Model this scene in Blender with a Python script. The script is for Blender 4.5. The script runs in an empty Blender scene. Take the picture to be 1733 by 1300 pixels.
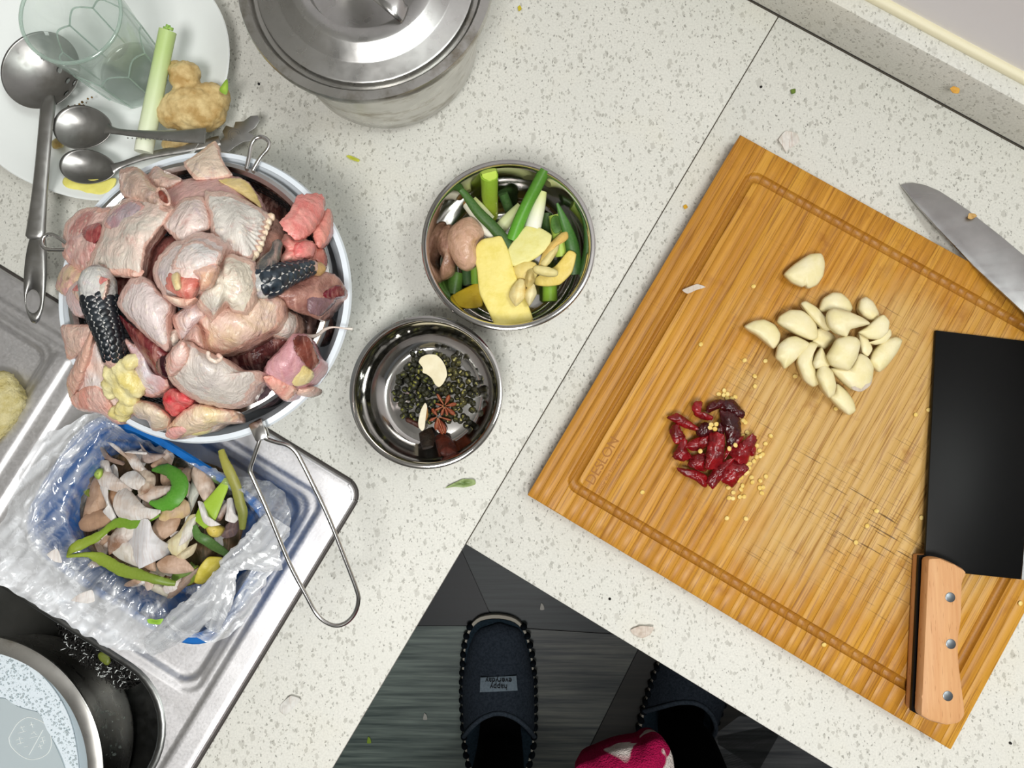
import bpy, bmesh, math, random
from mathutils import Vector, Matrix, noise
rnd = random.Random(7)
sc = bpy.context.scene
COL = sc.collection

# ------------------------------------------------------------------ camera
FPX = 1300.0; CX, CY = 866.5, 650.0
NADX, NADY = 898.0, 762.0            # where a plumb line under the camera meets the picture
TOP = 0.85                           # worktop height above the floor
DIST = 0.56                          # camera height above the worktop
_n = Vector(((NADX-CX)/FPX, -(NADY-CY)/FPX, -1)).normalized()
_Z = -_n
_X = (Vector((1, 0, 0)) - _Z*_Z.x).normalized()
_Y = _Z.cross(_X)
RWC = Matrix((_X, _Y, _Z))
CAM = Vector((0, 0, TOP+DIST))
cd = bpy.data.cameras.new('camera'); cam = bpy.data.objects.new('camera', cd); COL.objects.link(cam)
cd.sensor_fit = 'HORIZONTAL'; cd.sensor_width = 36.0; cd.lens = FPX/1733*36.0
cd.clip_start = 0.01; cd.clip_end = 50
cam.matrix_world = Matrix.Translation(CAM) @ RWC.to_4x4()
sc.camera = cam

# ------------------------------------------------------------------ world, lamps, exposure
w = bpy.data.worlds.new('world'); sc.world = w; w.use_nodes = True
w.node_tree.nodes['Background'].inputs[0].default_value = (0.90, 0.95, 1.0, 1)
w.node_tree.nodes['Background'].inputs[1].default_value = 0.16
sc.view_settings.view_transform = 'Standard'; sc.view_settings.look = 'None'
sc.view_settings.exposure = 0.0; sc.view_settings.gamma = 1.0; sc.view_settings.use_curve_mapping = False

def area(name, loc, target, size, power, color=(1, 1, 1)):
    l = bpy.data.lights.new(name, 'AREA'); l.shape = 'SQUARE'; l.size = size; l.energy = power; l.color = color
    o = bpy.data.objects.new(name, l); COL.objects.link(o); o.location = loc
    o.rotation_euler = (Vector(target)-Vector(loc)).to_track_quat('-Z', 'Y').to_euler()
    return o
area('ceiling_lamp', (-0.05, -0.55, 2.36), (-0.05, -0.25, TOP), 0.38, 17.3, (1.0, 0.985, 0.96))
area('side_lamp', (0.62, 0.0, 2.36), (0.25, 0.05, TOP), 0.40, 9, (0.95, 1.0, 0.965))

# ------------------------------------------------------------------ helpers
def lin(c):
    return c/12.92 if c <= 0.04045 else ((c+0.055)/1.055)**2.4
def rgb(h):
    h = h.lstrip('#'); return tuple(lin(int(h[i:i+2], 16)/255) for i in (0, 2, 4))
def P(px, py, h=0.0):
    """the point of the picture (px, py) on the level h metres above the worktop"""
    r = RWC @ Vector(((px-CX)/FPX, -(py-CY)/FPX, -1))
    return CAM + r*((TOP+h-CAM.z)/r.z)
def Zm(ox, oy, s):
    return lambda *pts: [(ox+x/s, oy+y/s) for x, y in pts]
ORI = {}
def tag(o, label=None, cat=None, group=None, kind=None):
    if label: o['label'] = label
    if cat: o['category'] = cat
    if group: o['group'] = group
    if kind: o['kind'] = kind
    return o
def setcol(o, col=None, c2=None):
    if col is not None:
        c = rgb(col) if isinstance(col, str) else col
        o.color = (c[0], c[1], c[2], 1)
    if c2 is None: c2 = col
    if c2 is not None:
        c = rgb(c2) if isinstance(c2, str) else c2
        o['c2'] = (c[0], c[1], c[2])
def empty(name, loc, label=None, cat=None, group=None, rotz=0.0, kind=None):
    o = bpy.data.objects.new(name, None); COL.objects.link(o); o.location = loc
    o.rotation_euler = (0, 0, rotz); o.empty_display_size = 0.02
    ORI[o.name] = Vector(loc)
    return tag(o, label, cat, group, kind)
def mk(name, V, F, mat, parent=None, label=None, cat=None, group=None, kind=None, smooth=True,
       col=None, c2=None, attr=None, local=False, sharp=None):
    V = [Vector(v) for v in V]
    if local: O = Vector((0, 0, 0))
    elif parent is not None: O = ORI[parent.name]
    else:
        O = Vector((sum(v.x for v in V)/len(V), sum(v.y for v in V)/len(V), min(v.z for v in V)))
    me = bpy.data.meshes.new(name)
    me.from_pydata([tuple(v-O) for v in V], [], F); me.update()
    bm = bmesh.new(); bm.from_mesh(me); bmesh.ops.recalc_face_normals(bm, faces=bm.faces); bm.to_mesh(me); bm.free()
    if smooth:
        me.polygons.foreach_set('use_smooth', [True]*len(me.polygons))
        if sharp: me.set_sharp_from_angle(angle=math.radians(sharp))
    if attr is not None:
        a = me.attributes.new('t', 'FLOAT', 'POINT'); a.data.foreach_set('value', attr)
    me.materials.append(mat)
    o = bpy.data.objects.new(name, me); COL.objects.link(o)
    if parent is not None:
        o.parent = parent; ORI[o.name] = O
    else:
        o.location = O; ORI[o.name] = O
    setcol(o, col, c2)
    return tag(o, label, cat, group, kind)

def chaikin(pts, it=2, closed=True):
    for _ in range(it):
        q = []; n = len(pts)
        for i in range(n):
            a, b = pts[i], pts[(i+1) % n]
            q.append((a[0]*.75+b[0]*.25, a[1]*.75+b[1]*.25)); q.append((a[0]*.25+b[0]*.75, a[1]*.25+b[1]*.75))
        pts = q
    return pts
def catmull(pts, k=8, tau=.42):
    out = []; n = len(pts)
    for i in range(n):
        p0, p1, p2, p3 = pts[i-1], pts[i], pts[(i+1) % n], pts[(i+2) % n]
        for j in range(k):
            t = j/k; h1 = 2*t**3-3*t*t+1; h2 = -2*t**3+3*t*t; h3 = t**3-2*t*t+t; h4 = t**3-t*t
            out.append(tuple(h1*p1[q]+h2*p2[q]+h3*tau*(p2[q]-p0[q])+h4*tau*(p3[q]-p1[q]) for q in (0, 1)))
    return out
def resample(pts, n):
    m = len(pts); L = [0.0]
    for i in range(m):
        a, b = pts[i], pts[(i+1) % m]; L.append(L[-1]+math.hypot(b[0]-a[0], b[1]-a[1]))
    out = []; j = 0
    for k in range(n):
        s = L[-1]*k/n
        while L[j+1] < s: j += 1
        f = (s-L[j])/max(1e-9, L[j+1]-L[j]); a, b = pts[j], pts[(j+1) % m]
        out.append((a[0]+(b[0]-a[0])*f, a[1]+(b[1]-a[1])*f))
    return out
def centroid(p):
    A = cx = cy = 0.0
    for i in range(len(p)):
        x0, y0 = p[i]; x1, y1 = p[(i+1) % len(p)]; c = x0*y1-x1*y0
        A += c; cx += (x0+x1)*c; cy += (y0+y1)*c
    return (cx/(3*A), cy/(3*A)) if abs(A) > 1e-6 else p[0]
def nz3(v, f, s):
    return noise.noise(Vector((v[0]*f+s*3.1, v[1]*f-s*1.7, s*0.77)))

def chunk(name, pts, h, mat, th=.018, dome=.005, nz=.0012, nf=70, rings=9, n=64, center=None, power=None, grow=1.03, edge=None,
          curl=None, tilt=None, fold=None, it=2, frill=0.0, ffreq=9, **kw):
    """a solid piece with the outline pts (picture points), resting around level h: domed above, th thick below.
    curl=(angle, k) bends it about an axis, tilt=(sx, sy) leans it, fold=(angle, wavelength, amplitude) wrinkles it"""
    seed = kw.pop('seed', rnd.random()*50)
    hf = h if callable(h) else (lambda x, y: h)
    o = resample(catmull(pts, 8, .28 if it == 1 else .42), n) if it else resample(pts, n)
    c = center or centroid(o)
    if grow != 1: o = [(c[0]+(x-c[0])*grow, c[1]+(y-c[1])*grow) for x, y in o]
    if frill:
        q = []
        for i, (x, y) in enumerate(o):
            f = 1+frill*noise.noise(Vector((math.cos(i*6.2832/n)*ffreq, math.sin(i*6.2832/n)*ffreq, seed)))
            q.append((c[0]+(x-c[0])*f, c[1]+(y-c[1])*f))
        o = q
    Cw = P(c[0], c[1], hf(*c)); V = []; T = []; F = []
    def extra(x, y, z0):
        p = P(x, y, z0); e = 0.0
        if curl:
            s = (p.x-Cw.x)*-math.sin(curl[0])+(p.y-Cw.y)*math.cos(curl[0]); e -= curl[1]*s*s
        if tilt: e += tilt[0]*(p.x-Cw.x)+tilt[1]*(p.y-Cw.y)
        if fold:
            s = p.x*math.cos(fold[0])+p.y*math.sin(fold[0])
            e += fold[2]*math.sin(6.2832*s/fold[1]+2.5*noise.noise(Vector((p.x*25, p.y*25, seed))))
        return e
    hc = hf(*c)
    V.append(P(c[0], c[1], hc+dome+extra(c[0], c[1], hc)+nz*nz3(Cw, nf, seed))); T.append(0.0)
    if edge is None: edge = min(.0022, th*.4) if power is None else 0
    V[0].z += edge
    for r in range(1, rings+1):
        if power is None:
            q_ = rings-3; t = r/q_*.90 if r <= q_ else (.955, .985, 1.0)[r-q_-1]
            z = dome*(1-t**2.4)+edge*math.sqrt(max(0, 1-(max(0, t-.90)/.10)**2))
        else:
            a = r/rings*math.pi/2; t = math.sin(a); z = dome*max(0.0, math.cos(a))**power
        for (x, y) in o:
            hx = hc+(hf(x, y)-hc)*t; X = c[0]+(x-c[0])*t; Y = c[1]+(y-c[1])*t
            p = P(X, Y, hx)
            V.append(P(X, Y, hx+z+extra(X, Y, hx)+nz*(nz3(p, nf, seed)+.55*nz3(p, nf*2.3, seed+9)+.5*(.5-abs(nz3(p, nf*1.5, seed+4)))))); T.append(t)
    nt = len(V)
    for (tt, dz) in ((.97, .35), (.86, .8), (.5, 1.0)):
        for i in range(n):
            b = V[nt-n+i]; q = V[0].lerp(b, tt)
            qq = q if tt < .9 else b.lerp(Vector((V[0].x, V[0].y, b.z)), 1-tt)
            V.append(Vector((qq.x, qq.y, min(qq.z, b.z if tt > .6 else qq.z)-th*dz))); T.append(1.0)
    V.append(V[0]-Vector((0, 0, th+dome*.6))); T.append(1.0)
    for i in range(n): F.append((0, 1+i, 1+(i+1) % n))
    R = rings+3
    for r in range(R-1):
        for i in range(n):
            a = 1+r*n+i; b = 1+r*n+(i+1) % n; F.append((a, a+n, b+n, b))
    e = len(V)-1
    for i in range(n): F.append((e, 1+(R-1)*n+(i+1) % n, 1+(R-1)*n+i))
    return mk(name, V, F, mat, attr=T, **kw)

def sheet(name, pts, h, mat, th=.0006, dome=.0, **kw):
    kw.setdefault('rings', 7); kw.setdefault('edge', .0002); kw.setdefault('n', 40); kw.setdefault('nz', .0008)
    return chunk(name, pts, h, mat, th=th, dome=dome, **kw)

def spline(pts, k):
    out = []; n = len(pts)
    for i in range(n-1):
        p0, p1, p2, p3 = pts[max(0, i-1)], pts[i], pts[i+1], pts[min(n-1, i+2)]
        for j in range(k):
            t = j/k
            out.append(tuple(.5*(2*b+(c-a)*t+(2*a-5*b+4*c-d)*t*t+(3*b-a-3*c+d)*t**3) for a, b, c, d in zip(p0, p1, p2, p3)))
    out.append(tuple(pts[-1])); return out

def frames(C, closed=False):
    n = len(C); out = []
    up0 = Vector((0, 0, 1)); prev = None
    for i in range(n):
        a = C[(i-1) % n] if closed else C[max(0, i-1)]; b = C[(i+1) % n] if closed else C[min(n-1, i+1)]
        t = (b-a).normalized() if (b-a).length > 1e-9 else Vector((1, 0, 0))
        s = t.cross(up0)
        if s.length < .12: s = prev.copy() if prev is not None else t.cross(Vector((0, 1, 0)))
        s.normalize()
        if prev is not None and s.dot(prev) < 0: s = -s
        prev = s; out.append((t, s, s.cross(t)))
    return out
def tube(name, path, rad, mat, seg=12, k=5, thick=None, flat=1.0, closed=False, caps='flat', world=False, jit=0.0, **kw):
    """path = (px, py, h) picture points with their level (or world points), rad = radius or one per point"""
    if not isinstance(rad, (list, tuple)): rad = [rad]*len(path)
    pts = [tuple(p if world else P(*p))+(r,) for p, r in zip(path, rad)]
    if closed: pts = pts+[pts[0]]
    s = spline(pts, k)
    if closed: s = s[:-1]
    C = [Vector(p[:3]) for p in s]; R = [p[3] for p in s]; fr = frames(C, closed); n = len(C)
    V = []; T = []; F = []; seed = rnd.random()*40
    for i in range(n):
        t, a, b = fr[i]
        for j in range(seg):
            g = 6.283185*j/seg; r = R[i]*(1+jit*noise.noise(Vector((j*1.1, i*.5, seed))))
            rb = thick if thick is not None else r*flat
            V.append(C[i]+a*(r*math.cos(g))+b*(rb*math.sin(g))); T.append(i/(n-1))
    for i in range(n if closed else n-1):
        i2 = (i+1) % n
        for j in range(seg):
            j2 = (j+1) % seg; F.append((i*seg+j, i2*seg+j, i2*seg+j2, i*seg+j2))
    if not closed:
        if caps == 'flat':
            F.append(tuple(range(seg))); F.append(tuple((n-1)*seg+j for j in range(seg)))
        elif caps == 'round':
            for (i, sg) in ((0, -1), (n-1, 1)):
                t, a, b = fr[i]; base = i*seg
                for f, d in ((.75, .6), (.3, .95)):
                    st = len(V)
                    for j in range(seg):
                        g = 6.283185*j/seg; rb = thick if thick is not None else R[i]*flat
                        V.append(C[i]+t*(sg*d*min(R[i], rb))+a*(R[i]*f*math.cos(g))+b*(rb*f*math.sin(g))); T.append(i/(n-1))
                    for j in range(seg): F.append((base+j, base+(j+1) % seg, st+(j+1) % seg, st+j))
                    base = st
                F.append(tuple(base+j for j in range(seg)))
    kw.setdefault('sharp', 50)
    return mk(name, V, F, mat, attr=T, **kw)
def lathe(name, prof, c, mat, seg=72, close=False, rfun=None, **kw):
    """prof = (radius, height) turned round the upright axis through c"""
    V = []; F = []; m = len(prof)
    for (r, z) in prof:
        for j in range(seg):
            g = 6.283185*j/seg; rr = rfun(r, z, g) if rfun else r
            V.append((c[0]+rr*math.cos(g), c[1]+rr*math.sin(g), c[2]+z))
    for i in range(m if close else m-1):
        i2 = (i+1) % m
        for j in range(seg):
            j2 = (j+1) % seg; F.append((i*seg+j, i*seg+j2, i2*seg+j2, i2*seg+j))
    if not close:
        for i in (0, m-1):
            if prof[i][0] > 1e-5: F.append(tuple(i*seg+j for j in range(seg)))
    kw.setdefault('sharp', 40)
    return mk(name, V, F, mat, **kw)
def prism(name, pts, h, th, mat, bevel=.0, world=False, segs=2, **kw):
    """a flat plate: outline pts at level h (number or function of the picture point), th thick downwards"""
    hf = h if callable(h) else (lambda x, y: h)
    top = [Vector(p) for p in pts] if world else [P(x, y, hf(x, y)) for x, y in pts]
    bm = bmesh.new(); vs = [bm.verts.new(v) for v in top]; f = bm.faces.new(vs)
    f.normal_update()
    if f.normal.z < 0: f.normal_flip()
    g = bmesh.ops.extrude_face_region(bm, geom=[f]); nv = [v for v in g['geom'] if isinstance(v, bmesh.types.BMVert)]
    for v in vs: pass
    for v in nv: v.co.z -= th
    bmesh.ops.recalc_face_normals(bm, faces=bm.faces)
    if bevel:
        bmesh.ops.bevel(bm, geom=[e for e in bm.edges], offset=bevel, segments=segs, profile=.5, affect='EDGES', clamp_overlap=True)
    bm.verts.index_update()
    V = [v.co.copy() for v in bm.verts]; F = [tuple(v.index for v in q.verts) for q in bm.faces]; bm.free()
    kw.setdefault('sharp', 35)
    return mk(name, V, F, mat, **kw)
def boxv(c, sx, sy, sz, ang=0.0):
    ca, sa = math.cos(ang), math.sin(ang); V = []
    for z in (-1, 1):
        for x, y in ((-1, -1), (1, -1), (1, 1), (-1, 1)):
            X, Y = x*sx/2, y*sy/2; V.append((c[0]+X*ca-Y*sa, c[1]+X*sa+Y*ca, c[2]+z*sz/2))
    return V, [(3, 2, 1, 0), (4, 5, 6, 7), (0, 1, 5, 4), (1, 2, 6, 5), (2, 3, 7, 6), (3, 0, 4, 7)]
def blob(name, balls, mat, vox=.0014, disp=.0006, df=120, **kw):
    """overlapping ellipsoids (px, py, h, rx, ry, rz, rot) melted into one lump"""
    bm = bmesh.new()
    for (px, py, h, rx, ry, rz, rot) in balls:
        M = Matrix.Translation(P(px, py, h)) @ Matrix.Rotation(rot, 4, 'Z') @ Matrix.Diagonal((rx, ry, rz, 1))
        bmesh.ops.create_icosphere(bm, subdivisions=3, radius=1, matrix=M)
    me = bpy.data.meshes.new('tmp'); bm.to_mesh(me); bm.free()
    o = bpy.data.objects.new('tmp', me); COL.objects.link(o)
    m = o.modifiers.new('r', 'REMESH'); m.mode = 'VOXEL'; m.voxel_size = vox
    s = o.modifiers.new('s', 'SMOOTH'); s.iterations = 6; s.factor = .6
    dg = bpy.context.evaluated_depsgraph_get(); e = o.evaluated_get(dg); em = e.to_mesh()
    sd = rnd.random()*30; V = []
    for v in em.vertices:
        V.append(v.co+v.normal*disp*(noise.noise(v.co*df+Vector((sd, 0, 0)))+.6*noise.noise(v.co*df*2.7)))
    F = [tuple(p.vertices) for p in em.polygons]
    e.to_mesh_clear(); bpy.data.objects.remove(o); bpy.data.meshes.remove(me)
    return mk(name, V, F, mat, **kw)

# ------------------------------------------------------------------ materials
class NT:
    def __init__(s, name, rough=.5, metal=0.0, spec=.5, color=(.8, .8, .8)):
        s.m = bpy.data.materials.new(name); s.m.use_nodes = True; s.nt = s.m.node_tree; s.b = s.nt.nodes['Principled BSDF']
        s.b.inputs['Base Color'].default_value = (*color, 1); s.b.inputs['Roughness'].default_value = rough
        s.b.inputs['Metallic'].default_value = metal; s.b.inputs['Specular IOR Level'].default_value = spec
        s.tc = s.node('ShaderNodeTexCoord')
    def node(s, t, **kw):
        n = s.nt.nodes.new(t)
        for k, v in kw.items(): setattr(n, k, v)
        return n
    def link(s, a, b): s.nt.links.new(a, b)
    def inp(s, sock, v):
        if isinstance(v, bpy.types.NodeSocket): s.link(v, sock)
        elif isinstance(v, tuple) and len(v) == 3 and sock.type == 'RGBA': sock.default_value = (*v, 1)
        else: sock.default_value = v
    def coord(s, scale=(1, 1, 1), rot=(0, 0, 0), src='Object', loc=(0, 0, 0)):
        mp = s.node('ShaderNodeMapping'); s.link(s.tc.outputs[src], mp.inputs[0])
        mp.inputs['Scale'].default_value = scale; mp.inputs['Rotation'].default_value = rot; mp.inputs['Location'].default_value = loc
        return mp.outputs[0]
    def rcoord(s, scale=(1, 1, 1), rot=(0, 0, 0)):
        oi = s.node('ShaderNodeObjectInfo'); a = s.node('ShaderNodeVectorMath', operation='ADD')
        mu = s.node('ShaderNodeMath', operation='MULTIPLY'); s.link(oi.outputs['Random'], mu.inputs[0]); mu.inputs[1].default_value = 37.0
        s.link(s.coord(scale, rot), a.inputs[0]); s.link(mu.outputs[0], a.inputs[1]); return a.outputs[0]
    def noise(s, vec, scale, detail=3, rough=.5, dist=0.0):
        n = s.node('ShaderNodeTexNoise'); s.link(vec, n.inputs['Vector']); n.inputs['Scale'].default_value = scale
        n.inputs['Detail'].default_value = detail; n.inputs['Roughness'].default_value = rough; n.inputs['Distortion'].default_value = dist
        return n.outputs['Fac']
    def vor(s, vec, scale, out='Distance', feature='F1', metric='EUCLIDEAN', rnd_=1.0):
        n = s.node('ShaderNodeTexVoronoi', feature=feature, distance=metric); s.link(vec, n.inputs['Vector']); n.inputs['Scale'].default_value = scale
        n.inputs['Randomness'].default_value = rnd_
        return n.outputs[out]
    def ramp(s, fac, stops, interp='LINEAR'):
        n = s.node('ShaderNodeValToRGB'); s.link(fac, n.inputs[0]); cr = n.color_ramp; cr.interpolation = interp
        while len(cr.elements) < len(stops): cr.elements.new(.5)
        for e, (p, c) in zip(cr.elements, stops):
            e.position = p; e.color = (*(c if isinstance(c, tuple) else (c, c, c)), 1)
        return n.outputs[0]
    def mix(s, fac, a, b, mode='MIX'):
        n = s.node('ShaderNodeMix', data_type='RGBA', blend_type=mode)
        s.inp(n.inputs[0], fac); s.inp(n.inputs[6], a); s.inp(n.inputs[7], b); return n.outputs[2]
    def math(s, op, a, b=None, clamp=False):
        n = s.node('ShaderNodeMath', operation=op, use_clamp=clamp); s.inp(n.inputs[0], a)
        if b is not None: s.inp(n.inputs[1], b)
        return n.outputs[0]
    def objcol(s): return s.node('ShaderNodeObjectInfo').outputs['Color']
    def c2(s):
        n = s.node('ShaderNodeAttribute', attribute_type='OBJECT'); n.attribute_name = 'c2'; return n.outputs['Color']
    def t(s):
        n = s.node('ShaderNodeAttribute', attribute_type='GEOMETRY'); n.attribute_name = 't'; return n.outputs['Fac']
    def bump(s, hgt, dist=.001, strength=1.0, prev=None):
        n = s.node('ShaderNodeBump'); s.link(hgt, n.inputs['Height']); n.inputs['Distance'].default_value = dist; n.inputs['Strength'].default_value = strength
        if prev is not None: s.link(prev, n.inputs['Normal'])
        return n.outputs[0]
    def set(s, **kw):
        for k, v in kw.items(): s.inp(s.b.inputs[k.replace('_', ' ')], v)
        return s

def m_quartz():
    s = NT('quartz_stone', .5, spec=.3)
    p = s.coord(); warp = s.node('ShaderNodeTexNoise'); s.link(p, warp.inputs['Vector']); warp.inputs['Scale'].default_value = 330
    v = s.node('ShaderNodeVectorMath', operation='MULTIPLY_ADD'); s.link(warp.outputs['Color'], v.inputs[0]); v.inputs[1].default_value = (.0034,)*3; s.link(p, v.inputs[2])
    q = v.outputs[0]
    base = s.mix(s.noise(p, 14, 4), rgb('#d3d3cb'), rgb('#e0ded6'))
    base = s.mix(s.ramp(s.noise(p, 700, 3), [(.4, 0.0), (.65, .8)]), base, rgb('#cccbc3'))
    for k, (sc_, hi, dd, c1, c2, am) in enumerate(((135, .42, .36, '#b5b3aa', '#c8c6be', .85), (215, .48, .38, '#a3a198', '#bebcb3', .85), (330, .42, .40, '#96948b', '#b3b1a8', .85), (470, .22, .40, '#7d7b72', '#a19f96', .85), (640, .06, .42, '#4c4a43', '#77756d', .9))):
        mp = s.node('ShaderNodeMapping'); s.link(q, mp.inputs[0]); mp.inputs['Location'].default_value = (k*.37, k*.21, k*.13); mp.inputs['Rotation'].default_value = (0, 0, k*1.3+.4); mp.inputs['Scale'].default_value = (1.25, .75, 1)
        n = s.node('ShaderNodeTexVoronoi', distance='MINKOWSKI'); s.link(mp.outputs[0], n.inputs['Vector']); n.inputs['Scale'].default_value = sc_; n.inputs['Exponent'].default_value = 1.1
        sep = s.node('ShaderNodeSeparateColor'); s.link(n.outputs['Color'], sep.inputs[0])
        pick = s.math('LESS_THAN', sep.outputs[0], hi)
        rad = s.math('MULTIPLY', s.math('ADD', sep.outputs[1], .35), dd)
        ins = s.math('LESS_THAN', n.outputs['Distance'], rad)
        base = s.mix(s.math('MULTIPLY', s.math('MULTIPLY', pick, ins), am*.8), base, s.mix(sep.outputs[2], rgb(c1), rgb(c2)))
    st = s.ramp(s.noise(p, 9, 3, .6), [(.55, 0.0), (.8, .25)])
    base = s.mix(st, base, rgb('#d9cfb0'))
    return s.set(Base_Color=base).m
def m_bamboo():
    s = NT('bamboo_strip', .42, spec=.35)
    g = s.rcoord((420, 9, 30)); f = s.noise(g, 1, 4, .6)
    c = s.mix(s.ramp(f, [(.35, 0.0), (.7, 1.0)]), s.objcol(), s.c2())
    kn = s.noise(s.rcoord((90, 14, 10)), 1, 3, .6); c = s.mix(s.ramp(kn, [(.62, 0.0), (.78, .55)]), c, rgb('#7d480f'))
    # the worn middle of the board, paler and greyer, with knife cuts
    gm = s.tc.outputs['Object']; sep = s.node('ShaderNodeSeparateXYZ'); s.link(gm, sep.inputs[0])
    dx = s.math('POWER', s.math('DIVIDE', s.math('SUBTRACT', sep.outputs[0], .195), .135), 2.0); dy = s.math('POWER', s.math('DIVIDE', s.math('SUBTRACT', sep.outputs[1], .160), .125), 2.0)
    r = s.math('ADD', s.math('ADD', dx, dy), s.math('MULTIPLY', s.math('SUBTRACT', s.noise(s.coord((28, 28, 28)), 1, 4), .5), 1.4))
    worn = s.ramp(r, [(.35, 1.0), (1.15, 0.0)]); c = s.mix(s.math('MULTIPLY', worn, .72), c, rgb('#c8a566'))
    fi = s.noise(s.rcoord((1100, 26, 60)), 1, 2); c = s.mix(s.ramp(fi, [(.55, 0.0), (.66, .62)]), c, rgb('#84501a'))
    cut = None
    for a, sd in ((.5, 3), (1.15, 9), (-.35, 17), (2.0, 23)):
        m = s.coord((26, 900, 1), (0, 0, a), loc=(sd, sd, 0)); k = s.ramp(s.noise(m, 1, 1), [(.685, 0.0), (.715, 1.0)])
        cut = k if cut is None else s.math('MAXIMUM', cut, k)
    patch = s.ramp(s.noise(s.coord((20, 20, 20), loc=(4, 2, 0)), 1, 3), [(.42, 0.0), (.6, 1.0)])
    cutw = s.math('MULTIPLY', s.math('MULTIPLY', cut, s.math('ADD', worn, .12, True)), patch)
    c = s.mix(s.math('MULTIPLY', cutw, .85), c, rgb('#4a2c0c'))
    st = s.ramp(s.noise(s.coord((48, 48, 48), loc=(9, 1, 0)), 1, 4, .65), [(.6, 0.0), (.75, .55)]); c = s.mix(st, c, rgb('#8d5210'))
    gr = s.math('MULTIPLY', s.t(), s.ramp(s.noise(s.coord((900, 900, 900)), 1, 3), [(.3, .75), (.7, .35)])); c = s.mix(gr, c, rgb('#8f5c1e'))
    return s.set(Base_Color=c, Normal=s.bump(s.math('SUBTRACT', f, cutw), .0002, .35)).m
def m_steel(name, rough, color, brush=0.0, stain=0.0, bscale=(1, 1, 1), streak=None):
    s = NT(name, rough, 1.0, color=color)
    c = s.objcol() if False else None
    n = s.noise(s.coord(), 60, 4, .6)
    col = s.mix(s.ramp(n, [(.3, 0.0), (.75, 1.0)]), color, tuple(x*.82 for x in color))
    if stain:
        k = s.ramp(s.noise(s.coord((38, 38, 90)), 1, 5, .65), [(.52, 0.0), (.72, stain)]); col = s.mix(k, col, rgb('#6b5a32'))
    s.set(Base_Color=col)
    if brush:
        f = s.noise(s.coord(bscale), 1, 2); s.set(Roughness=s.ramp(f, [(.3, max(.02, rough-brush)), (.7, rough+brush)]), Normal=s.bump(f, .00012, .25))
    return s.m
def m_skin():
    s = NT('raw_chicken_skin', .33, spec=.5)
    p = s.rcoord(); big = s.noise(p, 55, 4, .6, .6)
    c = s.mix(.35, s.objcol(), rgb('#ece4de'))
    c = s.mix(s.ramp(big, [(.42, 0.0), (.64, .85)]), c, s.c2())
    edge = s.ramp(s.math('ADD', s.t(), s.math('MULTIPLY', s.noise(p, 90, 3), .3)), [(.98, 0.0), (1.25, .6)]); c = s.mix(edge, c, rgb('#dba38f'))
    pim = s.vor(p, 210, rnd_=.85); c = s.mix(s.ramp(pim, [(.10, .45), (.3, 0.0)]), c, rgb('#f3e6d2'))
    red = s.ramp(s.noise(p, 120, 5, .7), [(.56, 0.0), (.74, .6)]); c = s.mix(red, c, rgb('#cf8f84'))
    ven = s.ramp(s.noise(s.rcoord((40, 40, 40)), 1, 4, .7, 1.5), [(.58, 0.0), (.7, .4)]); c = s.mix(ven, c, rgb('#b9a6b4'))
    b1 = s.bump(s.ramp(pim, [(.05, 1.0), (.4, 0.0)]), .0006, .5); b2 = s.bump(s.noise(s.rcoord((130, 60, 100), (0, 0, .7)), 1, 6, .62, .9), .0032, .8, b1)
    s.b.inputs['Coat Weight'].default_value = .35; s.b.inputs['Coat Roughness'].default_value = .12
    return s.set(Base_Color=c, Normal=b2, Roughness=s.ramp(s.noise(p, 160, 3), [(.35, .14), (.65, .45)])).m
def m_flesh():
    s = NT('raw_flesh', .2, spec=.6); p = s.rcoord()
    c = s.mix(s.ramp(s.noise(p, 80, 4, .6, .8), [(.38, 0.0), (.62, 1.0)]), s.objcol(), s.c2())
    fib = s.noise(s.rcoord((420, 70, 120), (0, 0, .6)), 1, 3); c = s.mix(s.ramp(fib, [(.5, 0.0), (.75, .4)]), c, rgb('#eab9a8'))
    return s.set(Base_Color=c, Normal=s.bump(s.noise(p, 170, 5, .6), .0022, .7)).m
def m_simple(name, rough=.5, spec=.5, c2scale=60, bump=None, lo=.4, hi=.65, bs=.6, detail=4):
    """object colour blotched with its second colour"""
    s = NT(name, rough, spec=spec); p = s.rcoord()
    c = s.mix(s.ramp(s.noise(p, c2scale, detail, .6), [(lo, 0.0), (hi, 1.0)]), s.objcol(), s.c2()); s.set(Base_Color=c)
    if bump: s.set(Normal=s.bump(s.noise(p, bump[0], 4, .6), bump[1], bs))
    return s.m
def m_stalk():
    s = NT('scallion', .4, spec=.28); p = s.rcoord((900, 900, 60)); k = s.t()
    c = s.mix(s.ramp(k, [(.15, 0.0), (.85, 1.0)]), s.objcol(), s.c2())
    n = s.noise(s.rcoord((700, 700, 700)), 1, 2); c = s.mix(s.math('MULTIPLY', n, .10), c, rgb('#dfe8a8'))
    return s.set(Base_Color=c).m
def m_peel():
    s = NT('papery_peel', .55, spec=.3); p = s.rcoord((60, 60, 60))
    c = s.mix(s.ramp(s.noise(p, 1, 4, .6), [(.4, 0.0), (.62, 1.0)]), s.objcol(), s.c2())
    g = s.noise(s.rcoord((900, 60, 60), (0, 0, .8)), 1, 2); c = s.mix(s.ramp(g, [(.5, 0.0), (.7, .3)]), c, rgb('#b28a70'))
    s.set(Base_Color=c, Normal=s.bump(g, .0004, .6))
    tr = s.node('ShaderNodeBsdfTranslucent'); s.link(c, tr.inputs[0]); mx = s.node('ShaderNodeMixShader'); mx.inputs[0].default_value = .25
    s.link(s.b.outputs[0], mx.inputs[1]); s.link(tr.outputs[0], mx.inputs[2]); s.link(mx.outputs[0], s.nt.nodes['Material Output'].inputs[0])
    return s.m
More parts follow.
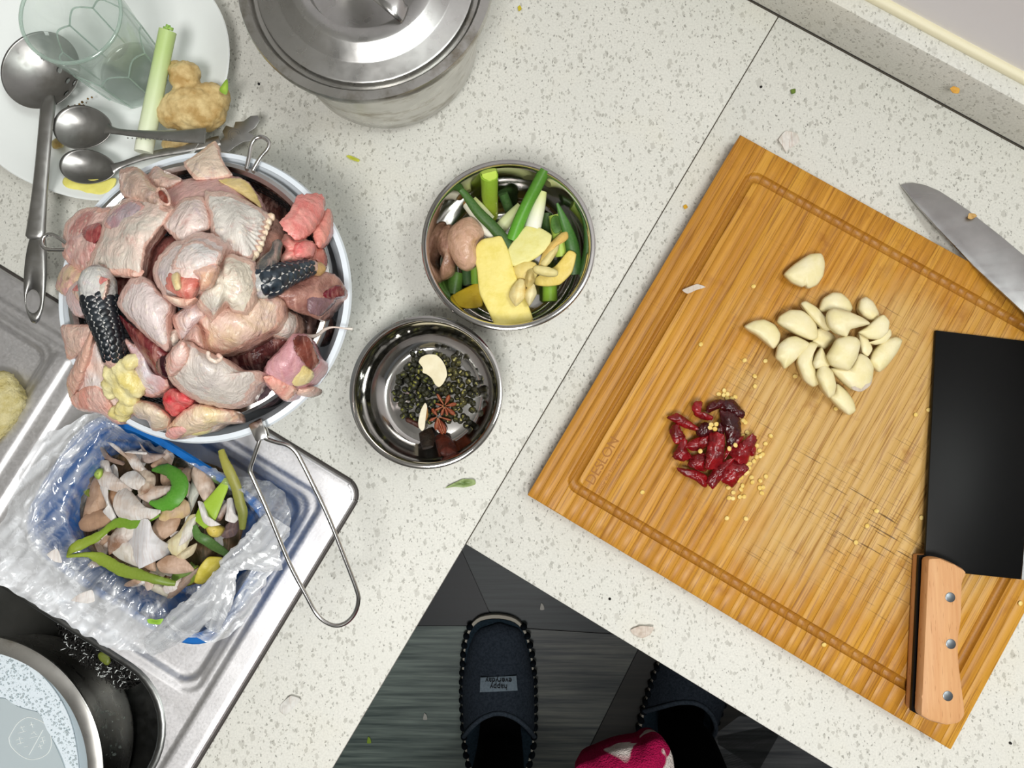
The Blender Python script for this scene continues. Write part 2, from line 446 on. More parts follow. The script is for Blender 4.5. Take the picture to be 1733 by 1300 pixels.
def m_film(name, tint, body, lo, hi, rough, gl, wr=None):
    """clear film or glass: see-through with a tinted body, more of it at grazing view"""
    s = NT(name, rough); out = s.nt.nodes['Material Output']
    tr = s.node('ShaderNodeBsdfTransparent'); tr.inputs[0].default_value = (*tint, 1)
    s.b.inputs['Base Color'].default_value = (*body, 1)
    lw = s.node('ShaderNodeLayerWeight'); lw.inputs[0].default_value = .45
    fac = s.ramp(lw.outputs['Facing'], [(.05, lo), (.9, hi)])
    if wr:
        f = s.noise(s.coord(wr[0]), 1, 4, .65, .6); fac = s.math('ADD', fac, s.ramp(f, [(.5, 0.0), (.72, wr[1])]), True)
        nn = s.bump(s.noise(s.coord((85, 85, 85)), 1, 5, .6, 1.2), .006, 1.0); s.set(Normal=nn)
    mx = s.node('ShaderNodeMixShader'); s.link(fac, mx.inputs[0]); s.link(tr.outputs[0], mx.inputs[1]); s.link(s.b.outputs[0], mx.inputs[2])
    gs = s.node('ShaderNodeBsdfGlossy'); gs.inputs['Roughness'].default_value = rough
    if wr: s.link(nn, gs.inputs['Normal'])
    mx2 = s.node('ShaderNodeMixShader'); mx2.inputs[0].default_value = gl
    s.link(mx.outputs[0], mx2.inputs[1]); s.link(gs.outputs[0], mx2.inputs[2]); s.link(mx2.outputs[0], out.inputs[0])
    return s.m
def m_glass():
    s = NT('clear_glass', .01, color=(.90, .97, .93)); s.b.inputs['Transmission Weight'].default_value = 1.0; s.b.inputs['IOR'].default_value = 1.42
    return s.m
def m_bag():
    """clear film: the attribute t says how hazy (stretched, doubled, crumpled) the film is"""
    s = NT('clear_plastic_bag', .25, color=(.84, .86, .89)); out = s.nt.nodes['Material Output']
    p = s.coord(); nn = s.bump(s.noise(s.coord((22, 22, 22)), 1, 2, .5, 1.6), .004, .7); s.set(Normal=nn)
    wr = s.ramp(s.noise(s.coord((30, 30, 30)), 1, 4, .6, 3.0), [(.54, 0.0), (.60, .40), (.66, .05)])
    fac = s.math('ADD', s.t(), s.math('MULTIPLY', wr, s.math('ADD', s.t(), .35)), True)
    tr = s.node('ShaderNodeBsdfTransparent'); mx = s.node('ShaderNodeMixShader'); s.link(fac, mx.inputs[0]); s.link(tr.outputs[0], mx.inputs[1]); s.link(s.b.outputs[0], mx.inputs[2])
    gs = s.node('ShaderNodeBsdfGlossy'); gs.inputs['Roughness'].default_value = .10; s.link(nn, gs.inputs['Normal'])
    mx2 = s.node('ShaderNodeMixShader'); mx2.inputs[0].default_value = .14; s.link(mx.outputs[0], mx2.inputs[1]); s.link(gs.outputs[0], mx2.inputs[2]); s.link(mx2.outputs[0], out.inputs[0])
    return s.m
def m_plain(name, hexc, rough=.5, metal=0.0, spec=.5, bump=None):
    s = NT(name, rough, metal, spec, rgb(hexc))
    if bump: s.set(Normal=s.bump(s.noise(s.coord(), bump[0], 4), bump[1], .7))
    return s.m
def m_wood():
    s = NT('beech_wood', .5, spec=.3); g = s.noise(s.coord((500, 25, 200)), 1, 3)
    c = s.mix(g, rgb('#c58a58'), rgb('#dcae7e')); d = s.ramp(s.noise(s.coord((1400, 110, 500)), 1, 1), [(.66, 0.0), (.74, .6)])
    return s.set(Base_Color=s.mix(d, c, rgb('#99602f'))).m
def m_floor():
    s = NT('vinyl_floor', .45, spec=.35); g = s.noise(s.rcoord((5, 130, 5)), 1, 4, .65); g2 = s.noise(s.rcoord((18, 18, 18)), 1, 3)
    c = s.mix(s.ramp(g, [(.35, 0.0), (.7, 1.0)]), s.objcol(), s.c2()); return s.set(Base_Color=s.mix(s.math('MULTIPLY', g2, .5), c, s.objcol())).m
def m_terry():
    s = NT('terry_cloth', .95, spec=.1); p = s.coord(); k = s.ramp(s.noise(s.coord(loc=(.11, .35, 0)), 17, 3, .5, .8), [(.61, 0.0), (.62, 1.0)])
    c = s.mix(k, rgb('#b4164f'), rgb('#efe3dc')); f = s.noise(p, 700, 3); return s.set(Base_Color=c, Normal=s.bump(f, .003, 1.0)).m
def m_foam():
    s = NT('soap_foam', .5); p = s.coord(); v = s.vor(p, 330, rnd_=1.0); v2 = s.vor(p, 780)
    c = s.mix(s.ramp(v, [(.18, 1.0), (.30, 0.0)]), rgb('#dfe9f0'), rgb('#8fa0a6')); c = s.mix(s.ramp(v2, [(.2, .5), (.32, 0.0)]), c, rgb('#a7b6bd'))
    return s.set(Base_Color=c).m
def m_mesh():
    return m_steel('strainer_mesh', .35, (.42, .41, .40))
M = dict(
    quartz=m_quartz(), bamboo=m_bamboo(), mirror=m_steel('polished_steel', .10, (.60, .585, .56), .04, 0, (20, 20, 600)),
    brushed=m_steel('brushed_steel', .30, (.62, .61, .58), .08, .75, (30, 30, 30)), sink=m_steel('sink_steel', .46, (.80, .79, .80), .05, .10, (500, 500, 500)),
    lid=m_steel('lid_steel', .30, (.60, .595, .58), .05, .10, (120, 120, 120)), dark=m_steel('worn_dark_steel', .38, (.44, .435, .42), .08, .25, (160, 160, 160)),
    wire=m_steel('wire_steel', .18, (.66, .65, .63)), mesh=m_plain('strainer_mesh', '#4a4846', .4, .8), enamel=m_plain('white_enamel', '#dfe7ee', .22), ceramic=m_plain('white_ceramic', '#f1f5f3', .16),
    skin=m_skin(), flesh=m_flesh(), fat=m_simple('soft_fat', .35, .5, 90, (180, .002)), garlic=m_simple('garlic_clove', .42, .4, 70, (90, .0012), .35, .75),
    chili=m_simple('dried_chili', .22, .6, 110, (170, .0022)), ginger=m_simple('ginger_flesh', .45, .35, 120, (220, .0009), .45, .8), root=m_simple('ginger_skin', .6, .25, 80, (200, .0016)),
    stalk=m_stalk(), peel=m_peel(), bag=m_bag(),
    glass=m_film('clear_glass', (.975, .99, .98), (.66, .78, .72), .02, .36, .03, .05), glass_edge=m_film('glass_edge', (.88, .95, .91), (.58, .71, .64), .28, .65, .05, .12), blue=m_plain('blue_plastic', '#0f66b4', .32),
    bowl_shade_steel=m_steel('shaded_sink_bowl_steel', .34, (.20, .205, .20), .05, .1, (160, 160, 160)), potsteel=m_steel('pot_steel', .30, (.30, .29, .27), .05, .3, (120, 120, 120)),  # sink bowl: the shade inside it is put into a darker steel colour
    sponge=m_simple('sponge', .9, .1, 140, (500, .003)), black=m_plain('even_black', '#070707', .45, 0, .15), blade=m_steel('knife_steel', .36, (.50, .50, .50), .10, .05, (25, 160, 25)),
    wood=m_wood(), wool=m_plain('steel_wool', '#2b2b2b', .3, .9), floor=m_floor(), felt=m_simple('felt', .95, .1, 260, (800, .002)), cloth=m_plain('black_trousers', '#050506', .95, 0, .05),
    terry=m_terry(), foam=m_foam(), water=m_plain('soapy_water', '#a9b6bd', .12), clear=m_plain('frosted_plastic', '#b7c2c6', .25), caulk=m_plain('cream_caulk', '#e6dfc0', .5), wall=m_plain('white_wall', '#e8e6ea', .5),
    room=m_plain('painted_wall', '#86847f', .8), ceil=m_plain('painted_ceiling', '#f0efec', .8), grime=m_plain('dark_grime', '#4a4234', .8), gap_shade=m_plain('dark_gap_shade', '#3a3532', .55), spice=m_simple('spice_husk', .5, .4, 300, (700, .0012)),
    star=m_simple('star_anise', .42, .4, 200, (400, .001)), ink=m_plain('burnt_lettering', '#9a6420', .7), felt_ink=m_plain('dark_print', '#10151c', .9), bone=m_simple('bone', .5, .3, 120, (200, .001)),
    scale=m_simple('leg_scale', .28, .6, 200, (400, .0004)), crumb=m_simple('crumb', .6, .3, 200), white=m_plain('off_white_rubber', '#b9b3a6', .8), rivet=m_plain('grey_rivet', '#6f7478', .35, .8),
)
# ------------------------------------------------------------------ the setting
ANG = math.radians(-30.8)
E1 = Vector((math.cos(ANG), math.sin(ANG), 0)); E2 = Vector((-math.sin(ANG), math.cos(ANG), 0))
C0 = P(788, 921, 0)                                   # inner corner of the worktop
def L(a, b, h=0.0): return C0+E1*a+E2*b+Vector((0, 0, h))
def ab(px, py, h=0.0):
    d = P(px, py, h)-C0; return d.dot(E1), d.dot(E2)
BACK = sum(ab(*p)[1] for p in ((1310, 30), (1500, 124), (1733, 250)))/3      # where worktop meets upstand
SEAM = .0002
# floor with its printed facets
fl = empty('floor', (0, 0, 0), kind='structure')
V, F = boxv((0, 0, -.012), 6, 6, .02); fb = mk('floor_base', V, F, M['floor'], fl, smooth=False, col='#16191b', c2='#202527')
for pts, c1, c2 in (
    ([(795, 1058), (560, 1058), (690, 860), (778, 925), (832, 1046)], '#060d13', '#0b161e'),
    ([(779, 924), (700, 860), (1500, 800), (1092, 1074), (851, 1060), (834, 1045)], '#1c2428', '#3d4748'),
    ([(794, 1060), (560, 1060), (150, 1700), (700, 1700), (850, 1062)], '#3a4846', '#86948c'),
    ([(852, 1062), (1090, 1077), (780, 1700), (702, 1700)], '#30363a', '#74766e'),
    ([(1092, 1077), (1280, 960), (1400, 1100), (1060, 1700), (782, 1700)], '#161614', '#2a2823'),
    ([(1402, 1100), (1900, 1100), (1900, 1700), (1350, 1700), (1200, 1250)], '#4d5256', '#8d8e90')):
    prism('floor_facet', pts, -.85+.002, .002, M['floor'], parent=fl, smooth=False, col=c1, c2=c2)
def wallbox(name, c, sx, sy, sz, mat, **kw):
    V, F = boxv(c, sx, sy, sz, ANG); return mk(name, V, F, mat, kind='structure', smooth=False, **kw)
LEFTA = -.62
UPT = .041                                            # upstand height
c = L(.55, BACK+.006+.035, 0); 
up0, up1 = LEFTA, 1.7
V, F = boxv(L((up0+up1)/2, BACK+.0075, UPT/2), up1-up0, .015, UPT, ANG)
me_up = prism('trim_1', [L(up0, BACK), L(up1, BACK), L(up1, BACK+.0155), L(up0, BACK+.0155)], 0, .001, M['quartz'], world=True)
bpy.data.objects.remove(me_up)
t1 = prism('trim_1', [L(up0, BACK+.0004, UPT), L(up1, BACK+.0004, UPT), L(up1, BACK+.0185, UPT), L(up0, BACK+.0185, UPT)], 0, UPT, M['quartz'], bevel=.0022, world=True, kind='structure')
tube('trim_2', [L(a, BACK+.0165, UPT+.0010) for a in (up0, .2, .6, up1)], .0040, M['caulk'], seg=10, world=True, kind='structure')
tube('trim_3', [L(a, BACK+.0002, .0002) for a in (up0, 0, .6, up1)], .0004, M['grime'], seg=6, world=True, kind='structure')
wallbox('wall_back', L(.5, BACK+.0185+.06, .375-.425), 2.6, .12, 2.5+.0, M['wall'])
wallbox('wall_left', L(LEFTA-.06, -.85, .375-.425), .12, 3.2, 2.5, M['room'])
wallbox('wall_right', L(1.9, -.85, -.05), .12, 3.2, 2.5, M['room'])
wallbox('wall_front', L(.6, -2.4, -.05), 2.8, .12, 2.5, M['room'])
wallbox('ceiling', L(.6, -.9, 1.6), 2.9, 3.4, .08, M['ceil'])
# worktops: two slabs that butt at the corner
THK = .020
ra = empty('worktop', L(.6, .25, 0), 'speckled white quartz worktop slab under the bamboo board', 'worktop')
prism('slab', [L(SEAM, .0), L(1.7, 0), L(1.7, BACK), L(SEAM, BACK)], 0, THK, M['quartz'], bevel=.0008, world=True, parent=ra)
SA, SB = ab(612, 828)                                 # outer corner of the sink
SA += .0; SB += .0
lb = empty('worktop', L(-.1, .2, 0), 'speckled white quartz worktop slab under the pots and steel bowls', 'worktop')
prism('slab', [L(-SEAM, BACK), L(LEFTA, BACK), L(LEFTA, SB-.009), L(SA-.009, SB-.009), L(SA-.009, -.62), L(-.0002, -.62)], 0, THK, M['quartz'], bevel=.0008, world=True, parent=lb)
tube('joint', [L(0, b, -.0003) for b in (.0, .2, BACK)], .0003, M['grime'], seg=6, world=True, parent=lb)
for nm, a0, a1, b0, b1, lab in (('base_cabinet', .03, 1.6, .03, BACK-.02, 'plain base cabinet under the worktop with the bamboo board'),
                                ('base_cabinet', LEFTA+.02, -.03, SB+.01, BACK-.02, 'plain base cabinet under the worktop with the steel bowls')):
    cb = empty(nm, L((a0+a1)/2, (b0+b1)/2, -.85), lab, 'cabinet')
    V, F = boxv(L((a0+a1)/2, (b0+b1)/2, -(.85+THK)/2), a1-a0, b1-b0, .85-THK, ANG); mk('cabinet_body', V, F, M['room'], cb, smooth=False)
cb = empty('base_cabinet', L(-.03, -.2, -.85), 'plain sink cabinet front under the worktop strip beside the sink', 'cabinet')
V, F = boxv(L(-.045, -.30, -(.85+THK)/2), .03, .54, .85-THK, ANG); mk('cabinet_front', V, F, M['room'], cb, smooth=False)

# ------------------------------------------------------------------ sink
def S(a, b, h=0.0): return L(SA-a, SB-b, h)            # a, b run left and down from the sink's outer corner
def rr(a, b, a0, a1, b0, b1, r):
    ca, cb_ = (a0+a1)/2, (b0+b1)/2; qx = abs(a-ca)-(a1-a0)/2+r; qy = abs(b-cb_)-(b1-b0)/2+r
    return min(max(qx, qy), 0)+math.hypot(max(qx, 0), max(qy, 0))-r
def sm(x, w):
    x = max(0, min(1, .5-x/w)); return x*x*(3-2*x)
BW = (.026, .40, .193, .52, .052)
def deckh(a, b):
    z = .0042-.0018*sm(rr(a, b, .0185, 1, .0185, 1, .012), .003)
    z -= .0012*sm(rr(a, b, .0255, .70, .0255, .186, .012), .002)
    z -= .0030*sm(rr(a, b, .031, .222, .031, .181, .013), .004)
    z += .0014*sm(abs(a-.2425)-.006, .004)*sm(.03-b, .004)*sm(b-.19, .004)
    z -= .0040*sm(rr(a, b, .256, .36, .036, .112, .010), .004)
    z -= .0016*sm(rr(a, b, .250, .37, .030, .118, .012), .002)
    e = rr(a, b, -.0, 2, -.0, 2, .012); z -= .0042*max(0, min(1, (e+.0025)/.0025))**2
    return z
sk = empty('kitchen_sink', S(.15, .1, 0), 'stainless steel sink with drainer recess and deep bowl at left', 'sink')
da, db, NA, NB = .0018, .0018, 222, 270
idx = {}; V = []; F = []
for i in range(NA+1):
    for j in range(NB+1):
        a, b = i*da, j*db
        if rr(a, b, *BW) < .0008 or rr(a, b, 0, 2, 0, 2, .012) > -.0005: continue
        idx[i, j] = len(V); V.append(S(a, b, deckh(a, b)))
for i in range(NA):
    for j in range(NB):
        q = [(i, j), (i+1, j), (i+1, j+1), (i, j+1)]
        if all(k in idx for k in q): F.append(tuple(idx[k] for k in q))
mk('deck', V, F, M['sink'], sk)
def rrpts(a0, a1, b0, b1, r, n=10):
    out = []
    for (ca, cb_, g0) in ((a1-r, b1-r, 0), (a0+r, b1-r, 90), (a0+r, b0+r, 180), (a1-r, b0+r, 270)):
        for k in range(n+1):
            g = math.radians(g0+90*k/n); out.append((ca+r*math.cos(g), cb_+r*math.sin(g)))
    return out
V = []; F = []
prof = [(-.0045, .0018), (-.0030, .0034), (.0002, .0033), (.002, .0005), (.003, -.012), (.006, -.085), (.012, -.106), (.03, -.117), (.07, -.120)]
rings = []
for ins, z in prof:
    r = max(.012, BW[4]-ins*.6); pts = rrpts(BW[0]+ins, BW[1]-ins, BW[2]+ins, BW[3]-ins, r); rings.append(len(V)); V += [S(a, b, z) for a, b in pts]
n = 44
for k in range(len(prof)-1):
    for i in range(n): F.append((rings[k]+i, rings[k]+(i+1) % n, rings[k+1]+(i+1) % n, rings[k+1]+i))
F.append(tuple(rings[-1]+i for i in range(n)))
mk('bowl', V, F, M['bowl_shade_steel'], sk)
def rim_path(o_): return [(.5, o_), (.2, o_), (.04, o_)]+[(.012-(.012-o_)*math.sin(math.radians(q_)), .012-(.012-o_)*math.cos(math.radians(q_))) for q_ in (0, 15, 30, 45, 60, 75, 90)]+[(o_, .04), (o_, .2), (o_, .5)]
tube('gap_shade_line', [S(a, b, .0004) for a, b in rim_path(-.0010)], .0016, M['gap_shade'], seg=8, world=True, parent=sk)  # dark tube paints the shadow and dirt of the gap round the deck
tube('rolled_edge', [S(a, b, .0016) for a, b in rim_path(.0016)], .0022, M['sink'], seg=10, world=True, parent=sk)

# ------------------------------------------------------------------ stock pot with lid (top)
pc = P(617, -40, .094); pc = Vector((pc.x, pc.y, TOP))
pot = empty('stock_pot', pc, 'wide stainless steel stock pot with a tarnished lid at the top', 'pot')
lathe('body', [(0, .001), (.052, .0), (.061, .004), (.0665, .014), (.0685, .03), (.072, .06), (.0745, .084), (.0745, .088), (.071, .088), (.068, .03), (0, .006)], pc, M['brushed'], parent=pot)
R = 232*(DIST-.094)/FPX; k = R/232
lathe('rim', [(225*k, .087), (231*k, .089), (R, .0925), (230*k, .0945), (214*k, .0948), (209*k, .0925), (207*k, .0905), (207*k, .083), (212*k, .083), (216*k, .0885)], pc, M['brushed'], parent=pot, close=True)
ld = lathe('lid', [(200*k, .080), (199*k, .0915), (197*k, .0932), (194*k, .0937), (163*k, .0942), (160*k, .0948), (135*k, .1004), (132*k, .1009), (112*k, .1011), (107*k, .1005), (102*k, .0935), (98*k, .0925), (0, .0925),
                   (0, .091), (100*k, .091), (130*k, .0985), (160*k, .092), (190*k, .091), (194*k, .080)], pc, M['lid'], parent=pot)
hx = math.atan2(-25, 60)
pb = P(668, 2, .104)
tube('lid_handle', [(572, -66, .094), (588, -54, .1055), (612, -36, .1085), (650, -6, .1085), (672, 13, .1060), (684, 24, .1015)], .0062, M['wire'], thick=.0014, seg=14, parent=pot)
# ------------------------------------------------------------------ serving plate
pcx = P(165, 120, .022); pl = Vector((pcx.x, pcx.y, TOP)); ro = math.radians(-20)
def pfun(r, z, g):
    a = g-ro; c_, s_ = abs(math.cos(a)), abs(math.sin(a)); return r*(c_**2.35+s_**2.35)**(-1/2.35)
lathe('serving_plate', [(0, .003), (.055, .003), (.056, 0), (.060, 0), (.062, .004), (.085, .0135), (.0945, .0215), (.0958, .0230), (.0950, .0238), (.0935, .0232), (.083, .0155), (.064, .0075), (.055, .006), (0, .006)],
      pl, M['ceramic'], rfun=pfun, seg=120, label='white rounded plate under the ladle, glass and ginger', cat='plate')
# ------------------------------------------------------------------ white basin, strainer
bw = P(345, 499, .095); BC = Vector((bw.x, bw.y, TOP)); Rb = 257*(DIST-.095)/FPX
basin = lathe('basin', [(0, .002), (.05, .0), (.056, .003), (.070, .03), (.0825, .072), (.0855, .0905), (Rb-.002, .0915), (Rb, .0935), (Rb-.001, .0955), (Rb-.004, .0962), (.0875, .0945), (.0835, .090), (.081, .072), (.068, .032), (.052, .006), (0, .005)],
      BC, M['enamel'], seg=128, label='white enamel basin under the wire strainer of chicken', cat='basin')
sw = P(337, 490, .100); SC = Vector((sw.x, sw.y, TOP)); Rs = 232*(DIST-.1)/FPX
st = empty('strainer', SC+Vector((0, 0, .0)), 'wire mesh strainer with long loop handle, heaped with raw chicken', 'strainer')
lathe('rim', [(Rs, .0955), (Rs+.0004, .0985), (Rs-.001, .1012), (Rs-.0035, .1020), (Rs-.006, .1005), (Rs-.0068, .0965), (Rs-.0055, .0945)], SC, M['wire'], seg=128, parent=st, close=True)
V = []; F = []; nr, ns = 34, 132
for i in range(nr+1):
    t_ = i/nr; r = (Rs-.006)*math.sin(t_*1.45)/math.sin(1.45); z = .097-.072*(math.cos(t_*1.45)-math.cos(1.45))/(1-math.cos(1.45))
    for j in range(ns):
        g = 6.28318*j/ns; V.append(SC+Vector((max(r, .001)*math.cos(g), max(r, .001)*math.sin(g), z)))
for i in range(nr):
    for j in range(ns): F.append((i*ns+j, i*ns+(j+1) % ns, (i+1)*ns+(j+1) % ns, (i+1)*ns+j))
ms = mk('mesh_bowl', V, F, M['mesh'], st, kind='stuff')
wm = ms.modifiers.new('wire', 'WIREFRAME'); wm.thickness = .0007; wm.use_even_offset = False
C4 = Zm(260, 230, 5.097); CA = Zm(60, 220, 2.988); HZ = Zm(400, 690, 3.333)
tube('hook', [(x, y, h) for (x, y), h in zip(C4((800, 285), (822, 190), (842, 80), (885, 20), (945, 12), (995, 55), (982, 115), (920, 190), (855, 300)), (.102, .102, .102, .102, .102, .102, .102, .102, .102))], .0013, M['wire'], seg=10, parent=st)
tube('hook', [(x, y, .103) for x, y in CA((160, 575), (110, 540), (70, 528), (40, 545), (35, 578), (55, 602), (95, 606), (160, 606))], .0013, M['wire'], seg=10, parent=st)
prism('clip', HZ((62, 95), (140, 55), (178, 165), (108, 195)), .1035, .006, M['wire'], bevel=.0012, parent=st)
hp_ = HZ((135, 170), (125, 200), (95, 290), (78, 350), (95, 400), (180, 590), (300, 880), (400, 1070), (450, 1160), (500, 1208), (560, 1230), (620, 1213), (668, 1160), (688, 1090), (676, 1020), (600, 820), (520, 620), (430, 430), (370, 310), (335, 250), (290, 212), (230, 196), (170, 176), (150, 160))
tube('handle', [(x, y, .1005-.030*min(1, max(0, (y-745)/300))) for x, y in hp_], .00135, M['wire'], seg=10, parent=st)
# ------------------------------------------------------------------ two steel bowls
def bowl(px, py, rpx, h, rb, lab):
    q = P(px, py, h); cc = Vector((q.x, q.y, TOP)); R = rpx*(DIST-h)/FPX
    return lathe('steel_bowl', [(0, .002), (rb-.004, .002), (rb, 0), (rb+.003, .0015), (rb+.012*(R-rb)/.02, h*.25), (R-.006, h*.62), (R-.0022, h-.004), (R-.0006, h-.0022), (R, h-.0012), (R-.0003, h-.0003), (R-.0018, h+.0004), (R-.0034, h+.0001), (R-.0042, h-.0012), (R-.0048, h-.0035),
           (R-.0072, h*.62), (rb+.0105*(R-rb)/.02, h*.27), (rb+.001, .0045), (rb-.003, .0030), (rb-.006, .0038), (0, .0038)], cc, M['mirror'], seg=128, label=lab, cat='bowl'), cc, R
b1, B1C, B1R = bowl(860, 413, 151, .062, .040, 'larger steel bowl holding scallions and ginger slices')
b2, B2C, B2R = bowl(720.5, 663, 131.5, .045, .036, 'smaller steel bowl holding peppercorns and star anise')

# ------------------------------------------------------------------ bamboo board
HB = .018
q0 = P(893, 838, HB); q1 = P(1608, 1271, HB); q2 = P(1257, 230, HB)
BWd = (q1-q0).dot(E1); BLn = (q2-q0).dot(E2)
bd = empty('cutting_board', (q0.x, q0.y, TOP), 'large bamboo cutting board with a juice groove', 'board', rotz=ANG)
GI, GW, GD = .0218, .0036, .0028
def groove(x, y):
    d = abs(rr(x, y, GI, BWd-GI, GI, BLn-GI, .006)); return -GD*math.sqrt(max(0, 1-(d/GW)**2))
ys = {0.0, .0006, BLn-.0006, BLn}
for base in (GI, BLn-GI):
    for kk in (-1.15, -1, -.92, -.75, -.5, -.25, 0, .25, .5, .75, .92, 1, 1.15, 1.6, 2.2): ys.add(base+kk*GW)
    for kk in (-2.2, -1.6): ys.add(base+kk*GW)
for kk in range(1, 8): ys.add(BLn*kk/8)
ys = sorted(ys); NS = 43; rs = random.Random(3)
xs = [0.0]; 
for i in range(NS): xs.append(xs[-1]+rs.uniform(.75, 1.25))
xs = [x*BWd/xs[-1] for x in xs]
tones = [('#c48b2e', '#ab701c'), ('#ca9436', '#b67d22'), ('#c48c32', '#a87020'), ('#cc9639', '#b88026'), ('#c0862c', '#a26c1e'), ('#c99034', '#ae7520')]
for i in range(NS):
    x0, x1 = xs[i], xs[i+1]; cols = {x0+.00004, x0+.0002, x1-.0002, x1-.00004}
    for gx in (GI, BWd-GI):
        if x1 > gx-.008 and x0 < gx+.008:
            for kk in range(-8, 9):
                X = gx+kk*GW/7
                if x0+.0005 < X < x1-.0005: cols.add(X)
    cols = sorted(cols); V = []; F = []; T_ = []; m = len(ys); off = rs.uniform(-.00008, .00008)
    for ci, x in enumerate(cols):
        for yi, y in enumerate(ys):
            e = .00012 if ci in (0, len(cols)-1) else 0; e += .0006 if yi in (0, m-1) else 0
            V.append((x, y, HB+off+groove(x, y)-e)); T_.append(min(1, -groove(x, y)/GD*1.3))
    n = len(cols)
    for ci in range(n-1):
        for yi in range(m-1): F.append((ci*m+yi, (ci+1)*m+yi, (ci+1)*m+yi+1, ci*m+yi+1))
    loop = [ci*m for ci in range(n)]+[(n-1)*m+y for y in range(1, m)]+[ci*m+m-1 for ci in range(n-2, -1, -1)]+[y for y in range(m-2, 0, -1)]
    s0 = len(V); V += [(V[v][0], V[v][1], .0005) for v in loop]; T_ += [0.0]*len(loop); LN = len(loop)
    for k_ in range(LN): F.append((loop[k_], loop[(k_+1) % LN], s0+(k_+1) % LN, s0+k_))
    F.append(tuple(s0+k_ for k_ in range(LN)))
    tcol = rs.choice(tones); mk('bamboo_strip', V, F, M['bamboo'], bd, local=True, col=tcol[0], c2=tcol[1], sharp=40, attr=T_)
def text(s, size, loc, rot, mat, parent, ext=.00005, name='lettering', sx=1.0):
    cu = bpy.data.curves.new(name, 'FONT'); cu.body = s; cu.size = size; cu.extrude = ext; cu.align_x = 'CENTER'; cu.align_y = 'CENTER'
    cu.resolution_u = 3; o = bpy.data.objects.new(name, cu); COL.objects.link(o); dg = bpy.context.evaluated_depsgraph_get(); me = bpy.data.meshes.new_from_object(o.evaluated_get(dg)); bpy.data.objects.remove(o)
    o = bpy.data.objects.new(name, me); COL.objects.link(o); me.materials.clear(); me.materials.append(mat); o.parent = parent; o.location = loc; o.rotation_euler = rot; o.scale = (sx, 1, 1); return o
def bl(px, py):
    d = P(px, py, HB)-q0; return d.dot(E1), d.dot(E2)
x, y = bl(1020, 780); text('DESLON', .0098, (x, y, HB+.00012), (0, 0, math.pi/2), M['ink'], bd, sx=1.0)
x, y = bl(1034, 797); text('enjoy the happy time', .0042, (x, y, HB+.00012), (0, 0, math.pi/2), M['ink'], bd, sx=1.0)
# ------------------------------------------------------------------ cleaver and kitchen knife
def clh(x, y): return .0215+.0075*max(0, min(1, (y-560)/420))
cv = empty('cleaver', P(1640, 900, HB), 'black bladed cleaver with a riveted wooden handle on the board', 'cleaver')
prism('blade', [(1584, 559), (1760, 580), (1728, 981), (1634, 971), (1566, 945)], clh, .0026, M['black'], parent=cv, bevel=.0004)  # blade in one even near-black colour
prism('cutting_edge', [(1761, 580), (1772, 581), (1741, 983), (1729, 981)], lambda x, y: clh(x, y)-.0008, .0010, M['blade'], parent=cv, label='bright ground cutting edge')
hl = [(1571, 944), (1592, 944), (1618, 955), (1640, 968), (1631, 985), (1630, 1030), (1629, 1052), (1624, 1085), (1625, 1120), (1630, 1160), (1634, 1190), (1636, 1212), (1626, 1226), (1604, 1230), (1575, 1222), (1558, 1213), (1560, 1180)]
hw = [P(x, y, .0402) for x, y in hl]
def low(z): return [Vector((v.x, v.y, TOP+z)) for v in hw]
prism('tang', [v+Vector((-.0006, 0, 0)) for v in low(.0292)], 0, .0026, M['black'], parent=cv, world=True)
prism('handle_scale', hl, .0402, .0108, M['wood'], bevel=.0030, segs=2, parent=cv)
prism('handle_scale', low(.0265), 0, .0080, M['wood'], bevel=.0015, parent=cv, world=True)
for x, y in ((1608, 1011), (1609, 1090), (1604, 1178)):
    q = P(x, y, .0402); lathe('rivet', [(0, 0), (.0032, 0), (.0032, .0005), (.0026, .0007), (0, .0007)], (q.x, q.y, q.z-.0002), M['rivet'], seg=20, parent=cv)
def knh(x, y): return .0035+.0215*max(0, min(1.6, ((x-1527)+(y-312))/330))
kn = empty('kitchen_knife', P(1640, 400, 0), 'long grey steel knife lying across the far board edge', 'knife')
prism('blade', [(1525, 313), (1533, 310), (1545, 309), (1566, 313), (1590, 323), (1616, 340), (1642, 358), (1668, 379), (1695, 400), (1733, 432), (1870, 550), (1840, 650), (1733, 529), (1705, 503), (1679, 479), (1647, 449), (1616, 416), (1585, 384), (1553, 348)], knh, .0016, M['blade'], bevel=.0003, parent=kn)
prism('handle', [(1850, 530), (1980, 660), (2030, 740), (2000, 770), (1940, 730), (1836, 620)], lambda x, y: .045, .018, M['black'], bevel=.003, parent=kn)
